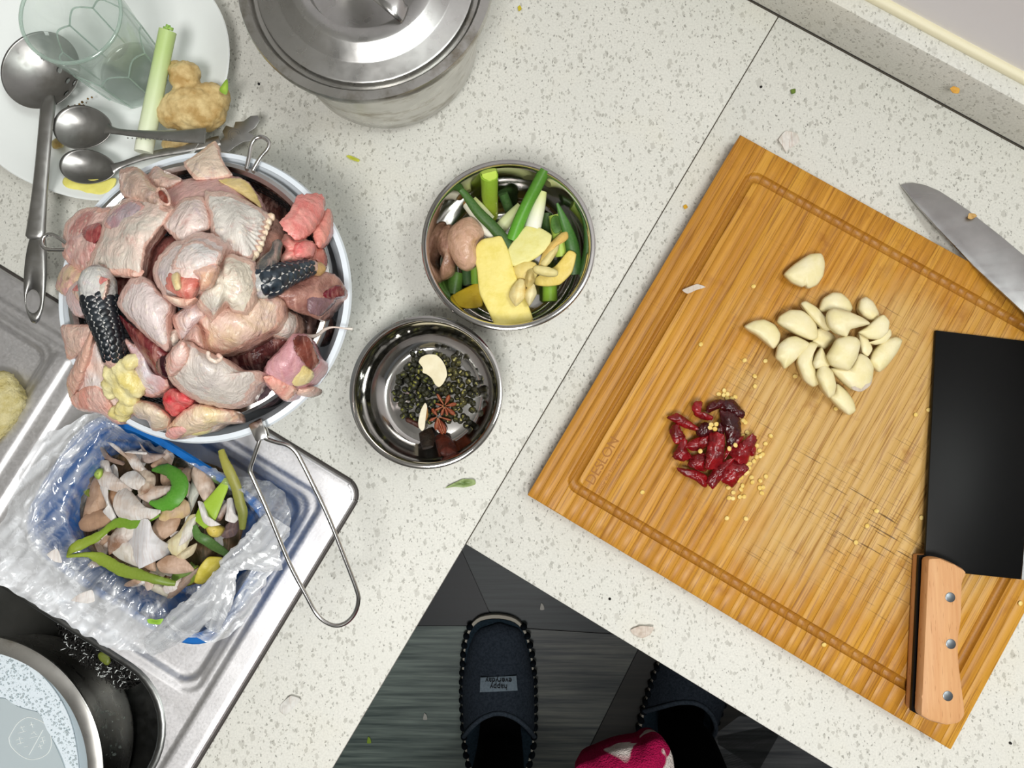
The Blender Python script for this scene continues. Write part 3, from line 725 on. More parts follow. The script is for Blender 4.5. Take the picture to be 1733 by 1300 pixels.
# ------------------------------------------------------------------ raw chicken in the strainer
def hp(x, y):
    d = min(1.25, math.hypot(x-335, y-500)/235); return .142-.044*d*d
def hk(k, dz=0.0): return lambda x, y: hp(x, y)+k*.0032+dz
C3 = Zm(80, 230, 6.5); C5 = Zm(80, 430, 3.9375); C6 = Zm(240, 380, 6.5); C7 = Zm(400, 330, 5.65); C8 = Zm(260, 520, 5.097)
GCH = 'raw chicken pieces in the strainer'
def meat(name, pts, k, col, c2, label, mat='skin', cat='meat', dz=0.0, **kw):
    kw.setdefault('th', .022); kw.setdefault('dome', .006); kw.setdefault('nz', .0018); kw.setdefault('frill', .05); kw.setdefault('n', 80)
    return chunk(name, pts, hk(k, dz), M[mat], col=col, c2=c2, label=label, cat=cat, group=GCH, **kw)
def part(name, parent, pts, k, col, c2, mat='flesh', dz=0.0, label=None, **kw):
    kw.setdefault('th', .006); kw.setdefault('dome', .002); kw.setdefault('edge', .0006); kw.setdefault('frill', .10); kw.setdefault('nz', .0014)
    return chunk(name, pts, hk(k, dz), M[mat], col=col, c2=c2, parent=parent, label=label, **kw)
# lowest layer
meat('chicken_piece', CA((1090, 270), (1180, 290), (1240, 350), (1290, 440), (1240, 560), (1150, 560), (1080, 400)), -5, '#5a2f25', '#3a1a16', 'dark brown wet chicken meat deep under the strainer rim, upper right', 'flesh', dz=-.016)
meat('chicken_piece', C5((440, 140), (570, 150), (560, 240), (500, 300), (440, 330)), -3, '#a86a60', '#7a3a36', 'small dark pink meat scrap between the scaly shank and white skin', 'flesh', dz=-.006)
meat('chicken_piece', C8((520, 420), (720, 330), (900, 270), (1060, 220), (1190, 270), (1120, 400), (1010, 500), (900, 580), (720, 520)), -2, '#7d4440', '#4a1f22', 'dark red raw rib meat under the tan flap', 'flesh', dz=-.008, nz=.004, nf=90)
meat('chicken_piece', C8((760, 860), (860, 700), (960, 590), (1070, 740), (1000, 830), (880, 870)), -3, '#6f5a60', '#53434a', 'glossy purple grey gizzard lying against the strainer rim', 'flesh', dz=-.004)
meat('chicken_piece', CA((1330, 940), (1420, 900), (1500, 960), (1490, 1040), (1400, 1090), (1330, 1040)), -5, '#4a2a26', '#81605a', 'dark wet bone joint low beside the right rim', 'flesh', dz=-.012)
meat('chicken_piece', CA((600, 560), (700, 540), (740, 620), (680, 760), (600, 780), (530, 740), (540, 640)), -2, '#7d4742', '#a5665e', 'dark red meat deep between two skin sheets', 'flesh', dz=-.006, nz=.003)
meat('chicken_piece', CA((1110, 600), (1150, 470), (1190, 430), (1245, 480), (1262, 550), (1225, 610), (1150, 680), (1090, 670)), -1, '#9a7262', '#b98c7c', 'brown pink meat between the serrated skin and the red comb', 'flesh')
meat('chicken_piece', C8((1060, 150), (1120, 20), (1235, 60), (1250, 180), (1180, 275), (1060, 260), (960, 240)), 0, '#b3a69c', '#c9b8a8', 'greyish skin flap right of the tan meat', 'skin')
meat('chicken_piece', CA((105, 800), (115, 740), (145, 690), (185, 680), (225, 710), (250, 760), (195, 800), (150, 835)), 0, '#dcc39c', '#d7a0a0', 'small pale knobbly joint at the left rim', 'flesh')
meat('chicken_piece', C5((95, 480), (210, 470), (300, 480), (300, 580), (230, 660), (140, 700), (115, 600)), 0, '#d99c86', '#e7c8b6', 'small orange pink scrap hanging over the left rim', 'skin', nz=.003)
# thigh, skin at the top, neck
o = meat('chicken_piece', CA((630, 340), (690, 280), (790, 245), (920, 232), (1040, 245), (1100, 300), (1145, 395), (1060, 450), (880, 470), (700, 420)), 0, '#c99c98', '#d6aea6', 'smooth pink thigh with a yellow fatty edge', 'flesh', dome=.011, nz=.0005)
part('fat_layer', o, CA((930, 255), (1040, 248), (1100, 300), (1140, 390), (1100, 365), (1010, 305)), 1, '#d9c07c', '#e4cd9a', 'fat', dz=.006, label='yellow fat along the thigh')
meat('chicken_piece', CA((565, 235), (605, 183), (650, 205), (735, 245), (720, 275), (660, 305), (600, 290), (575, 255)), 0, '#b98a7c', '#e0bda8', 'small folded brownish scrap behind the neck piece', 'skin', nz=.004)
meat('chicken_piece', CA((908, 57), (926, 85), (935, 130), (960, 180), (997, 236), (905, 248), (812, 250), (782, 222), (750, 165), (790, 140), (840, 105), (880, 72)), 2, '#e8c9a9', '#eed6c0', 'cream translucent skin triangle sticking out over the basin rim at the top', 'skin', th=.004, dome=.003, it=1, nz=.001, curl=(1.2, 14))
meat('chicken_piece', CA((140, 560), (150, 480), (185, 440), (235, 402), (300, 395), (375, 400), (390, 440), (350, 480), (330, 560), (290, 640), (262, 720), (190, 690), (140, 630)), 1, '#d39a8c', '#b76a64', 'dark pink bony joint with torn red meat at the left edge', 'skin', nz=.003, nf=90)
part('torn_meat', bpy.data.objects[ [o.name for o in COL.objects if o.get('label', '').startswith('dark pink bony')][0] ], CA((240, 500), (320, 470), (335, 520), (300, 570), (250, 550)), 2, '#b4605c', '#8c3438', dz=.006, label='dark red torn meat')
o = meat('chicken_piece', CA((425, 230), (440, 198), (500, 188), (545, 212), (590, 275), (660, 325), (690, 395), (620, 400), (520, 360), (440, 330)), 3, '#dcab8e', '#8f7768', 'neck skin tube, tan and grey, with an open round end', 'skin', dome=.012)
tube('tube_opening', [(x, y, hp(x, y)+.020) for x, y in CA((615, 318), (625, 298), (650, 305), (672, 340), (675, 372), (655, 372), (628, 350))], .0011, M['skin'], seg=8, closed=True, parent=o, col='#d49a80', c2='#e3b59a', label='raised pink rim of the open tube')
part('tube_hollow', o, CA((622, 312), (640, 308), (664, 340), (670, 368), (652, 366), (630, 345)), 3, '#8a4030', '#6a2a20', dz=.0125, th=.002, dome=-.001, label='dark red hollow')
# middle layer sheets
meat('chicken_piece', CA((345, 462), (400, 390), (470, 345), (540, 330), (640, 350), (697, 402), (660, 460), (600, 540), (560, 600), (532, 742), (420, 735), (320, 728), (256, 712), (290, 620), (330, 540)), 4, '#e2c0ae', '#d6d0c4', 'large wide skin sheet with a purple bruise, upper left of the heap', 'skin', th=.012, dome=.010, it=1, fold=(.6, .02, .0008))
part('bruise', [o for o in COL.objects if 'purple bruise' in o.get('label', '')][0], CA((345, 470), (400, 400), (480, 360), (545, 380), (520, 430), (440, 470), (400, 510)), 4, '#8a7688', '#b98a90', 'skin', dz=.0062, th=.004, dome=.0022, label='purple grey bruise')
part('pimpled_rim', [o for o in COL.objects if 'purple bruise' in o.get('label', '')][0], CA((256, 712), (290, 640), (380, 640), (480, 650), (540, 690), (530, 742), (420, 735), (320, 728)), 4, '#ecb8a0', '#e5a892', 'skin', dz=.0012, th=.004, dome=.004, nz=.002, label='pimpled orange pink lower edge')
meat('chicken_piece', CA((648, 482), (700, 400), (740, 352), (800, 338), (852, 342), (872, 400), (887, 450), (882, 500), (800, 540), (740, 575), (690, 530)), 4, '#e6cbc2', '#ead8d0', 'pale pink rounded skin piece beside the serrated skin', 'skin', dome=.009)
ser = CA((858, 315), (920, 312), (1000, 328), (1080, 368), (1150, 405), (1190, 432), (1188, 455), (1165, 462), (1180, 482), (1152, 487), (1170, 508), (1142, 512), (1158, 535), (1132, 540), (1150, 562), (1124, 567), (1140, 590), (1116, 595), (1128, 618), (1104, 622), (1108, 645), (1085, 662), (1030, 640), (960, 620), (925, 560), (890, 520), (885, 440), (862, 380))
o = meat('chicken_piece', ser, 5, '#dcd8ce', '#cfc6c0', 'whitish skin sheet with a saw-toothed cream edge', 'skin', th=.010, dome=.008, it=1, n=110, fold=(.25, .013, .0011))
part('pink_patch', o, CA((1010, 400), (1100, 395), (1140, 440), (1090, 520), (1030, 560), (1000, 480)), 5, '#d8aca8', '#c9a0a0', 'skin', dz=.0048, th=.003, dome=.002, label='pinkish patch')
for i, (x, y) in enumerate(CA((1186, 444), (1172, 470), (1160, 495), (1150, 522), (1142, 549), (1133, 577), (1122, 605), (1106, 632), (1088, 650))):
    blob('edge_tooth', [(x, y, hp(x, y)+.016, .0035, .0030, .0022, .8), (x+3.5, y+1.5, hp(x, y)+.0155, .0022, .0014, .0012, -.3)], M['skin'], vox=.0009, disp=.0002, parent=o, col='#ead9b8', c2='#e3c9a4')
# red comb
cb = empty('chicken_comb', P(525, 400, .11), 'salmon pink chicken comb with ridged lobes at the right rim', 'meat', GCH)
def cpart(pts, k, c1, c2, dz, **kw): return part('comb_lobe', cb, C7(*pts), k, c1, c2, 'flesh', dz, **kw)
cpart([(740, 330), (830, 180), (885, 132), (903, 230), (885, 390), (800, 500), (750, 450)], 2, '#e79a8c', '#dd8478', .006, th=.010, dome=.003, fold=(.5, .004, .0003))
cpart([(760, 500), (830, 520), (850, 600), (840, 670), (780, 640), (740, 590)], 1, '#c97a6c', '#b5604f', .004, th=.008)
cpart([(430, 590), (470, 520), (430, 450), (470, 380), (560, 400), (680, 430), (745, 470), (725, 590), (620, 650), (540, 640), (450, 645)], 2, '#e27e78', '#eeb8a8', .006, th=.014, dome=.007, nz=.003, nf=110)
cpart([(560, 480), (650, 440), (735, 470), (725, 570), (640, 600), (560, 580)], 3, '#ef9a92', '#e04a50', .010, th=.006, dome=.004)
cpart([(590, 10), (700, -12), (800, -5), (830, 60), (812, 180), (740, 310), (620, 420), (540, 400), (440, 310), (426, 245), (520, 150), (550, 80)], 4, '#ea9a92', '#e07f78', .010, th=.008, dome=.005, fold=(.7, .0035, .00035))
# scaly shanks
def shank(label, path, rad, mat_body, rows, per, col_s, gcap, lab2, skip=0.0):
    e = empty('chicken_shank', P(path[0][0], path[0][1], path[0][2]-.02), label, 'meat', GCH)
    tube('leg_skin', path, rad, M['skin'], seg=20, k=6, parent=e, col='#b9bcb8', c2='#5b6064', caps='round')
    pts = [tuple(P(*p))+(r,) for p, r in zip(path, rad)]; s = spline(pts, 30); C = [Vector(p[:3]) for p in s]; R = [p[3] for p in s]; fr = frames(C)
    Lc = [0.0]
    for i in range(1, len(C)): Lc.append(Lc[-1]+(C[i]-C[i-1]).length)
    def at(u):
        u = max(0, min(1, u))*Lc[-1]; i = 0
        while i < len(Lc)-2 and Lc[i+1] < u: i += 1
        return i
    for q in range(rows):
        for w_ in range(per):
            uc = (q+.5+(.5 if w_ % 2 else 0))/(rows+.5); g0 = (-.35+(w_+.5)/per*1.7)*math.pi/1.0
            i = at(uc); r0 = R[i]; da_ = 1.7*math.pi/per*.5; du = .60/(rows+.5); V = []; F = []
            if uc < skip: continue
            for ring, (f, lift) in enumerate(((.95, .0001), (.72, .00045))):
                for j in range(8):
                    a = 6.28318*j/8+.39; ii = at(uc+du*f*math.cos(a)); gg = g0+da_*1.22*f*math.sin(a)
                    t_, s_, u_ = fr[ii]; V.append(C[ii]+(s_*math.cos(gg)+u_*math.sin(gg))*(R[ii]+lift))
            t_, s_, u_ = fr[i]; V.append(C[i]+(s_*math.cos(g0)+u_*math.sin(g0))*(r0+.0006))
            for j in range(8): F.append((j, (j+1) % 8, 8+(j+1) % 8, 8+j)); F.append((8+j, 8+(j+1) % 8, 16))
            if g0 < -.3 or g0 > 3.45: continue
            c_ = col_s[int(rnd.random()*len(col_s))]; mk('scale', V, F, M['scale'], e, col=c_, c2='#11161b')
    return e
rp = [(x, y, hp(x, y)+h) for (x, y), h in zip(C7((215, 860), (330, 820), (450, 770), (580, 730), (715, 690)), (.018, .020, .020, .019, .017))]
e = shank('dark grey scaly shank with a spur, lying level at the right of the heap', rp, [.0085, .0088, .0072, .0058, .0046], None, 8, 7, ('#2b3742', '#33424e', '#26303a'), None, None)
tube('spur', [(x, y, hp(x, y)+h) for (x, y), h in zip(C7((270, 760), (320, 640), (370, 560), (395, 470)), (.020, .021, .022, .023))], [.0072, .0050, .0034, .0028], M['flesh'], seg=14, parent=e, col='#6a665f', c2='#3f4244', caps='round', jit=.12)
blob('torn_end', [(x, y, hp(x, y)+.017, .0045, .0040, .0040, 0) for x, y in C7((710, 680), (760, 720), (790, 700))], M['flesh'], parent=e, col='#b08f5e', c2='#8a6a44', label='brown torn end')
lp = [(x, y, hp(x, y)+h) for (x, y), h in zip(C5((335, 190), (350, 320), (385, 450), (425, 580), (450, 705)), (.023, .022, .021, .020, .018))]
e = shank('dark grey scaly shank standing out steeply at the left of the heap', lp, [.0100, .0095, .0082, .0070, .0060], None, 13, 9, ('#20262c', '#2b3238', '#171b20'), None, None, .20)
part('cut_end', e, C5((175, 240), (215, 185), (300, 158), (350, 150), (400, 165), (360, 200), (300, 225), (220, 245)), 5, '#d98f88', '#c96a66', dz=.0125, th=.006, label='pink cut end')
part('white_collar', e, C5((165, 245), (210, 235), (300, 222), (370, 195), (400, 165), (380, 290), (320, 330), (240, 350), (200, 300)), 4, '#d8d2c2', '#c3b9a8', 'skin', dz=.0150, th=.006, dome=.002, label='whitish skin collar')
meat('chicken_piece', C5((128, 262), (185, 190), (260, 160), (330, 190), (330, 300), (265, 390), (200, 415), (140, 345)), 2, '#e0bcb8', '#d6c4c4', 'pinkish white joint below the cut end of the left shank', 'flesh')
# meat at the right
o = meat('chicken_piece', C7((370, 940), (560, 850), (760, 750), (930, 757), (1000, 840), (1042, 950), (960, 1000), (880, 1090), (800, 1180), (700, 1150), (640, 1130), (560, 1110), (470, 1040)), 3, '#b58676', '#94665c', 'brownish wet meat with a dark red cut bone at the right edge', 'flesh', dome=.008, nz=.0022)
part('cut_bone', o, C7((810, 960), (900, 890), (985, 865), (1035, 945), (950, 985), (870, 990)), 4, '#7a1c2c', '#5a1220', dz=.006, label='dark red cut bone end')
part('grey_meat', o, C7((690, 990), (800, 950), (880, 990), (940, 1000), (850, 1100), (790, 1150), (690, 1110)), 4, '#6e5358', '#85656a', dz=.0055, label='purple grey meat')
# lower layers
o = meat('chicken_piece', C5((132, 850), (170, 770), (205, 680), (250, 600), (300, 508), (350, 610), (400, 735), (480, 780), (500, 900), (560, 960), (540, 1050), (470, 1132), (400, 1090), (350, 1058), (190, 1022)), 2, '#ecc6b4', '#e8ddda', 'broad pinkish white breast skin hanging at the lower left', 'skin', dome=.009, fold=(.45, .016, .001))
part('skin_fold', o, C5((132, 850), (170, 770), (205, 690), (245, 600), (300, 510), (290, 640), (255, 760), (215, 880), (165, 930)), 3, '#de9470', '#e7ab8a', 'skin', dz=.008, dome=.005, label='orange skin fold')
part('pimpled_edge', o, C5((160, 960), (240, 900), (330, 880), (400, 960), (440, 1060), (480, 1130), (420, 1100), (350, 1058), (190, 1022)), 3, '#e9a894', '#dc8c7a', 'skin', dz=.007, dome=.003, nz=.002, label='pink pimpled edge')
for q_, nm_ in ((((440, 790, 7), (505, 745, 7), (560, 715, 6), (475, 810, 7), (545, 830, 8), (590, 895, 7), (415, 870, 6), (425, 930, 5), (500, 905, 7), (545, 955, 7), (455, 750, 5)), 'lumpy yellow fat'), (((470, 1055, 6), (520, 1020, 7), (555, 1005, 6), (500, 1065, 6)), 'small lump of yellow fat')):
    blob('fat_lump', [(x, y, hp(x, y)+.017, r_*.00092, r_*.00080, r_*.0007, x*.3) for (x, y), r_ in ((C5((a_, b_))[0], c_) for a_, b_, c_ in q_)], M['fat'], vox=.0013, disp=.0010, df=260, parent=o, col='#e6dca8', c2='#dccb7c', label=nm_)
o = meat('chicken_piece', C5((520, 1010), (590, 975), (660, 980), (730, 1010), (785, 1050), (826, 1100), (800, 1160), (705, 1175), (665, 1110), (600, 1090)), 4, '#dcc0a0', '#e6d4b4', 'cream drumstick bone end pointing at the basin rim', 'skin', dome=.010)
meat('chicken_piece', C5((505, 560), (560, 590), (640, 650), (700, 780), (800, 830), (802, 900), (700, 952), (620, 920), (582, 780), (560, 680)), 3, '#d9cdd6', '#d59a96', 'pale lilac skin strip beside the dark liver', 'skin')
o = meat('chicken_piece', C5((478, 405), (560, 470), (700, 560), (790, 635), (832, 700), (802, 825), (730, 802), (650, 700), (590, 612), (520, 490)), 4, '#8c4a42', '#6a2028', 'shiny dark red liver below the centre left skin', 'flesh', dome=.008, nz=.0006)
part('blood_clot', o, C5((725, 730), (770, 680), (830, 700), (805, 820), (745, 790)), 5, '#3a0d18', '#2a0810', dz=.006, label='near black clot')
meat('chicken_piece', C5((468, 322), (500, 250), (560, 168), (650, 162), (700, 190), (740, 250), (832, 332), (806, 450), (812, 600), (792, 642), (690, 572), (560, 452), (490, 372)), 6, '#e8d3d2', '#efe4de', 'smooth white folded skin left of the centre joint', 'skin', th=.012, dome=.010, it=1)
meat('chicken_piece', C5((790, 530), (860, 500), (880, 580), (830, 630), (800, 620)), 3, '#d9d0c4', '#c9b8a8', 'little white skin scrap below the white folded skin', 'skin')
meat('chicken_piece', C8((165, 90), (250, 15), (400, -60), (480, 40), (380, 150), (310, 250), (245, 292), (190, 195)), 4, '#e6d0d2', '#ecbfa8', 'pinkish white skin lump under the centre joint', 'skin', dome=.008)
meat('chicken_piece', C8((370, 145), (470, 30), (640, -20), (800, -80), (900, -90), (1080, -80), (1125, 30), (1085, 165), (980, 225), (880, 285), (720, 365), (560, 418), (440, 335), (425, 230)), 4, '#d8a890', '#dbc09a', 'wide tan flap of meat below the warty skin', 'skin', dome=.010, nz=.003, fold=(1.1, .022, .0014))
meat('chicken_piece', C6((700, 480), (860, 460), (930, 338), (1100, 358), (1240, 418), (1258, 520), (1262, 690), (1220, 900), (1120, 980), (1000, 960), (930, 872), (850, 960), (770, 1058), (690, 970), (590, 852), (640, 745)), 7, '#dcd0b6', '#cfc9bd', 'cream warty skin with a pointed corner at the heap centre', 'skin', th=.012, dome=.009, it=1, nz=.0026, nf=150, fold=(.4, .018, .001), center=C6((900, 640))[0])
o = meat('chicken_piece', C6((128, 505), (150, 420), (210, 330), (330, 215), (450, 168), (560, 108), (760, 106), (880, 185), (948, 232), (860, 420), (830, 520), (740, 680), (600, 800), (485, 902), (350, 872), (240, 780), (150, 610)), 8, '#e9c9c0', '#e0d6d4', 'big rounded pink joint with an open red cut, centre of the heap', 'skin', dome=.014)
part('skin_cap', o, C6((330, 470), (390, 330), (470, 220), (620, 180), (800, 260), (870, 300), (845, 430), (760, 450), (640, 520), (480, 510)), 9, '#dddad8', '#e6cfc6', 'skin', dz=.010, dome=.005, label='whitish skin cap')
part('pimpled_skin', o, C6((500, 500), (640, 430), (780, 430), (840, 450), (800, 560), (745, 680), (650, 720), (620, 600), (560, 560)), 9, '#dd9a72', '#e6b48c', 'skin', dz=.0085, dome=.005, nz=.002, label='orange pimpled skin')
part('cut_meat', o, C6((270, 600), (330, 520), (430, 520), (560, 560), (620, 610), (600, 700), (540, 800), (430, 800), (330, 740), (270, 700)), 9, '#df9484', '#cc6a5e', dz=.0085, dome=.004, label='red cut meat')
part('bone', o, C6((330, 560), (390, 530), (420, 620), (430, 700), (370, 720), (335, 640)), 10, '#e6d6ac', '#dcc48c', 'bone', dz=.0105, label='yellowish bone')
part('torn_edge', o, C6((235, 775), (330, 790), (430, 800), (540, 800), (590, 810), (485, 902), (350, 872)), 9, '#ecc4a4', '#df8a72', 'skin', dz=.006, nz=.003, label='ragged pale edge')
o = meat('chicken_piece', C8((105, 470), (160, 370), (250, 295), (330, 300), (380, 340), (480, 392), (620, 450), (760, 540), (880, 545), (940, 565), (930, 620), (850, 740), (780, 832), (690, 872), (540, 852), (380, 812), (230, 722), (130, 602)), 7, '#d9cfc4', '#cfc4c0', 'large oval wing skin with goose bumps, front of the heap', 'skin', dome=.014, n=80)
part('pink_skin', o, C8((108, 470), (160, 372), (250, 298), (300, 380), (280, 480), (200, 560), (130, 590)), 8, '#ecbcae', '#e09c8e', 'skin', dz=.008, dome=.004, label='pink skin at the left end')
tube('skin_ridge', [(x, y, hp(x, y)+.040) for x, y in C8((470, 395), (480, 440), (540, 470), (580, 440), (560, 415))], .0012, M['skin'], seg=8, parent=o, col='#ead2bc', c2='#e0c0a8', caps='round')
meat('chicken_piece', C8((250, 300), (300, 220), (360, 148), (400, 180), (430, 300), (440, 360), (380, 345), (330, 300)), 6, '#c98a78', '#e0b09c', 'small pink and red flap standing behind the wing skin', 'skin')
meat('chicken_piece', C8((80, 785), (110, 730), (175, 695), (270, 730), (352, 802), (285, 872), (180, 942), (105, 885)), 3, '#d5283a', '#ee7a78', 'bright red raw meat tucked under the wing skin', 'flesh', nz=.004, nf=140, dz=.004)
o = meat('chicken_piece', C8((942, 622), (990, 470), (1100, 360), (1200, 238), (1330, 250), (1405, 400), (1458, 470), (1442, 562), (1345, 662), (1232, 722), (1152, 808), (1060, 742)), 4, '#d8a8ae', '#c98f96', 'thick pink neck section with a dark hollow end at the lower right', 'flesh', dome=.013)
part('hollow_end', o, C8((1210, 270), (1270, 245), (1340, 270), (1400, 400), (1420, 470), (1360, 530), (1290, 470), (1220, 370)), 5, '#7a4034', '#4c1f1a', dz=.011, dome=.001, nz=.003, label='dark brown hollow end')
part('fat_patch', o, C8((1200, 560), (1260, 480), (1370, 560), (1340, 640), (1240, 680), (1190, 640)), 5, '#dcc684', '#e3d6a8', 'fat', dz=.0085, label='yellow fat patch')
part('pink_lump', o, C8((950, 620), (1010, 590), (1110, 640), (1230, 700), (1150, 805), (1060, 742)), 5, '#eca88c', '#dc8274', 'skin', dz=.006, nz=.003, label='salmon pink torn edge')
meat('chicken_piece', C8((1225, 700), (1300, 690), (1385, 685), (1380, 730), (1300, 765), (1235, 755)), 3, '#e6a08c', '#f0cdb6', 'small pink finger of skin poking out at the lower right rim', 'skin')
o = meat('chicken_piece', C8((110, 1110), (115, 1060), (160, 990), (250, 900), (370, 835), (540, 862), (700, 902), (722, 985), (640, 1000), (560, 1010), (450, 1072), (320, 1102), (190, 1140)), 5, '#ecc8a0', '#e9d49a', 'yellowish wing tip lying over the front rim', 'skin', dome=.009, nz=.0018)
part('pink_tip', o, C8((108, 1115), (118, 1060), (170, 1035), (260, 1030), (310, 1050), (250, 1100), (180, 1140)), 6, '#eaa49a', '#df8c86', 'skin', dz=.004, label='pink tip')
part('fat_flap', o, C8((270, 1080), (400, 1050), (500, 1020), (460, 1080), (360, 1105)), 5, '#dccb80', '#e2d69a', 'fat', dz=.002, label='yellow fat flap')
tube('tendon', [(x, y, h) for (x, y), h in zip(C8((1290, 240), (1360, 252), (1420, 235), (1480, 190), (1550, 172), (1640, 182), (1715, 188)), (.108, .108, .107, .105, .103, .1025, .101))], [.0011, .0013, .0010, .0010, .0006, .0005, .0009], M['fat'], seg=8, label='white tendon strand stretched over the basin rim', cat='meat', group=GCH, col='#e8e0d6', c2='#d8c4b8')
# ------------------------------------------------------------------ larger steel bowl: scallions, organs, ginger
U = Zm(560, 240, 3.61)
def stalk(label, pts, hs, rad, c1, c2, name='scallion', cat='scallion', **kw):
    kw.setdefault('seg', 14)
    return tube(name, [(x, y, h) for (x, y), h in zip(U(*pts), hs)], rad, M['stalk'], col=c1, c2=c2, label=label, cat=cat, group='scallion pieces in the larger steel bowl', **kw)
GS, DG, LG, WH = '#5f8f1c', '#1f5413', '#9ab83c', '#e4e4c6'
stalk('dark green scallion leaf lying on the bowl floor behind the organ', [(770, 800), (745, 930)], (.012, .010), [.0055, .0058], '#3f6a16', '#2c5412')
stalk('narrow dark green leaf between the organ and the big ginger slice', [(830, 775), (840, 875)], (.014, .013), .0038, '#1c4a24', '#173f1e')
stalk('short light green stalk at the left edge of the big ginger slice', [(880, 750), (885, 870)], (.018, .016), .0034, '#7da72e', '#6b9a26')
stalk('dark green leaf on the bowl floor right of the upright cut scallion', [(1050, 315), (1100, 440)], (.020, .010), .0036, '#1f4f1a', '#183f14')
stalk('white scallion stem slanting behind the long green leaf', [(1025, 540), (1080, 480), (1165, 400)], (.024, .026, .028), [.0046, .0046, .0042], '#dfe2b4', '#cfd89a')
e = empty('scallion', P(828, 330, .01), 'thick upright light green scallion with layered cut end', 'scallion', 'scallion pieces in the larger steel bowl')
tube('outer_layer', [(x, y, h) for (x, y), h in zip(U((968, 205), (970, 320), (978, 455)), (.054, .038, .018))], [.0060, .0058, .0052], M['stalk'], seg=18, parent=e, col='#8fb52a', c2='#8a9a1c', jit=.06)
for (dx, dy, r) in ((-12, -4, .0036), (22, 4, .0028), (2, 14, .0026), (30, -14, .0018)):
    q = [(x, y, h) for (x, y), h in zip(U((968+dx, 203+dy), (969+dx, 225+dy)), (.0560, .050))]
    tube('inner_layer', q, r, M['stalk'], seg=12, parent=e, col='#b5d04e', c2='#86ad2c', jit=.15)
stalk('thin white scallion sliver beside the upright scallion', [(873, 345), (920, 400), (985, 470)], (.036, .034, .030), [.0016, .0024, .0022], '#cfd48e', '#dfe0b8')
e = stalk('white root end of scallion with a brown base', [(830, 382), (900, 470), (960, 545), (1015, 590)], (.036, .037, .038, .037), [.0032, .0036, .0038, .0042], '#e6e3cf', '#efeee2')
blob('root_base', [(x, y, .036, .0026, .0024, .0022, 0) for x, y in U((828, 378), (838, 392))], M['root'], vox=.0008, parent=e, col='#8a6430', c2='#b89a64', label='brown root base')
stalk('long dark green leaf crossing in front of the white root end', [(722, 255), (800, 300), (900, 430), (1000, 530), (1095, 650)], (.054, .050, .046, .043, .040), [.0006, .0022, .0036, .0040, .0044], '#2a5c16', '#1d4a10', flat=.6)
stalk('long bright green leaf rising up to the bowl rim', [(1310, 168), (1255, 275), (1200, 380), (1150, 490), (1110, 600)], (.060, .054, .048, .044, .040), [.0040, .0042, .0042, .0044, .0046], '#3f7a18', '#4f9a1c')
stalk('wide white scallion stem with a green side', [(1288, 303), (1265, 400), (1232, 530)], (.044, .042, .040), [.0036, .0050, .0058], '#d6dc96', '#efeede')
stalk('dark green leaf between the white stem and the split scallion', [(1315, 440), (1320, 580)], (.024, .022), .0042, '#17400f', '#1f5014')
e = stalk('split light green scallion with a dark hollow end at the right', [(1372, 450), (1390, 560), (1410, 700)], (.034, .032, .028), [.0050, .0050, .0046], '#9dbb4a', '#b3cf52')
part_ = chunk('hollow', U((1350, 465), (1375, 450), (1398, 470), (1405, 540), (1370, 560), (1345, 520)), .0385, M['stalk'], th=.002, dome=-.0005, parent=e, col='#2a5a16', c2='#3c6d1c', rings=4, n=24)
stalk('pointed dark green leaf against the right bowl wall', [(1382, 375), (1430, 500), (1475, 640), (1490, 810)], (.050, .044, .036, .030), [.0008, .0034, .0048, .0052], '#2c6a1a', '#1f5a14', flat=.5)
stalk('short cut green tube under the right ginger slice', [(1336, 860), (1338, 975)], (.016, .014), [.0052, .0055], '#7fae2a', '#8cba30')
for nm, pts, c1, c2, lab, h in (('chicken_testis', [(640, 610), (660, 540), (720, 508), (760, 540), (740, 640), (760, 750), (745, 805), (680, 842), (658, 800), (685, 720), (650, 660)], '#9c7a62', '#866250', 'dark tan organ lobe against the left bowl wall', .030),
                                ('chicken_testis', [(712, 590), (735, 525), (800, 474), (862, 463), (915, 510), (933, 570), (895, 625), (892, 740), (830, 782), (770, 752), (722, 665)], '#d2ab92', '#c29a7c', 'smooth tan organ lobe lying on top beside the ginger', .040)):
    chunk(nm, U(*pts), h, M['flesh'], th=.014, dome=.011, nz=.0006, col=c1, c2=c2, label=lab, cat='organ', group='chicken organs in the larger bowl')
def ginger(label, pts, h, c1='#e8da88', c2='#dfcd66', **kw):
    kw.setdefault('th', .003); kw.setdefault('dome', .0008); kw.setdefault('it', 1); kw.setdefault('nz', .0004)
    return chunk('ginger_slice', U(*pts), h, M['ginger'], col=c1, c2=c2, label=label, cat='ginger', group='ginger slices in the larger bowl', **kw)
ginger('small dark yellow ginger slice at the lower left of the bowl', [(735, 942), (850, 880), (905, 862), (925, 1000), (830, 1018), (750, 990)], .016, '#c9ab2c', '#b8961c', tilt=(.2, 0))
ginger('ginger slice right of the finger pieces with a bright top', [(1250, 830), (1370, 760), (1450, 668), (1497, 690), (1470, 800), (1400, 870), (1320, 882), (1250, 872)], .034, '#ecd578', '#e3c75a', tilt=(.25, .2))
ginger('pale ginger slice with a cut rough top edge in front of the white stem', [(1083, 662), (1130, 590), (1190, 518), (1240, 515), (1290, 535), (1345, 572), (1330, 640), (1260, 705), (1180, 745), (1110, 755)], .043, '#e0da92', '#d9cf72')
ginger('yellow ginger wedge below the pale slice', [(1112, 770), (1180, 725), (1250, 742), (1268, 800), (1220, 860), (1150, 850)], .042, '#e8d488', '#dfc463', dome=.004)
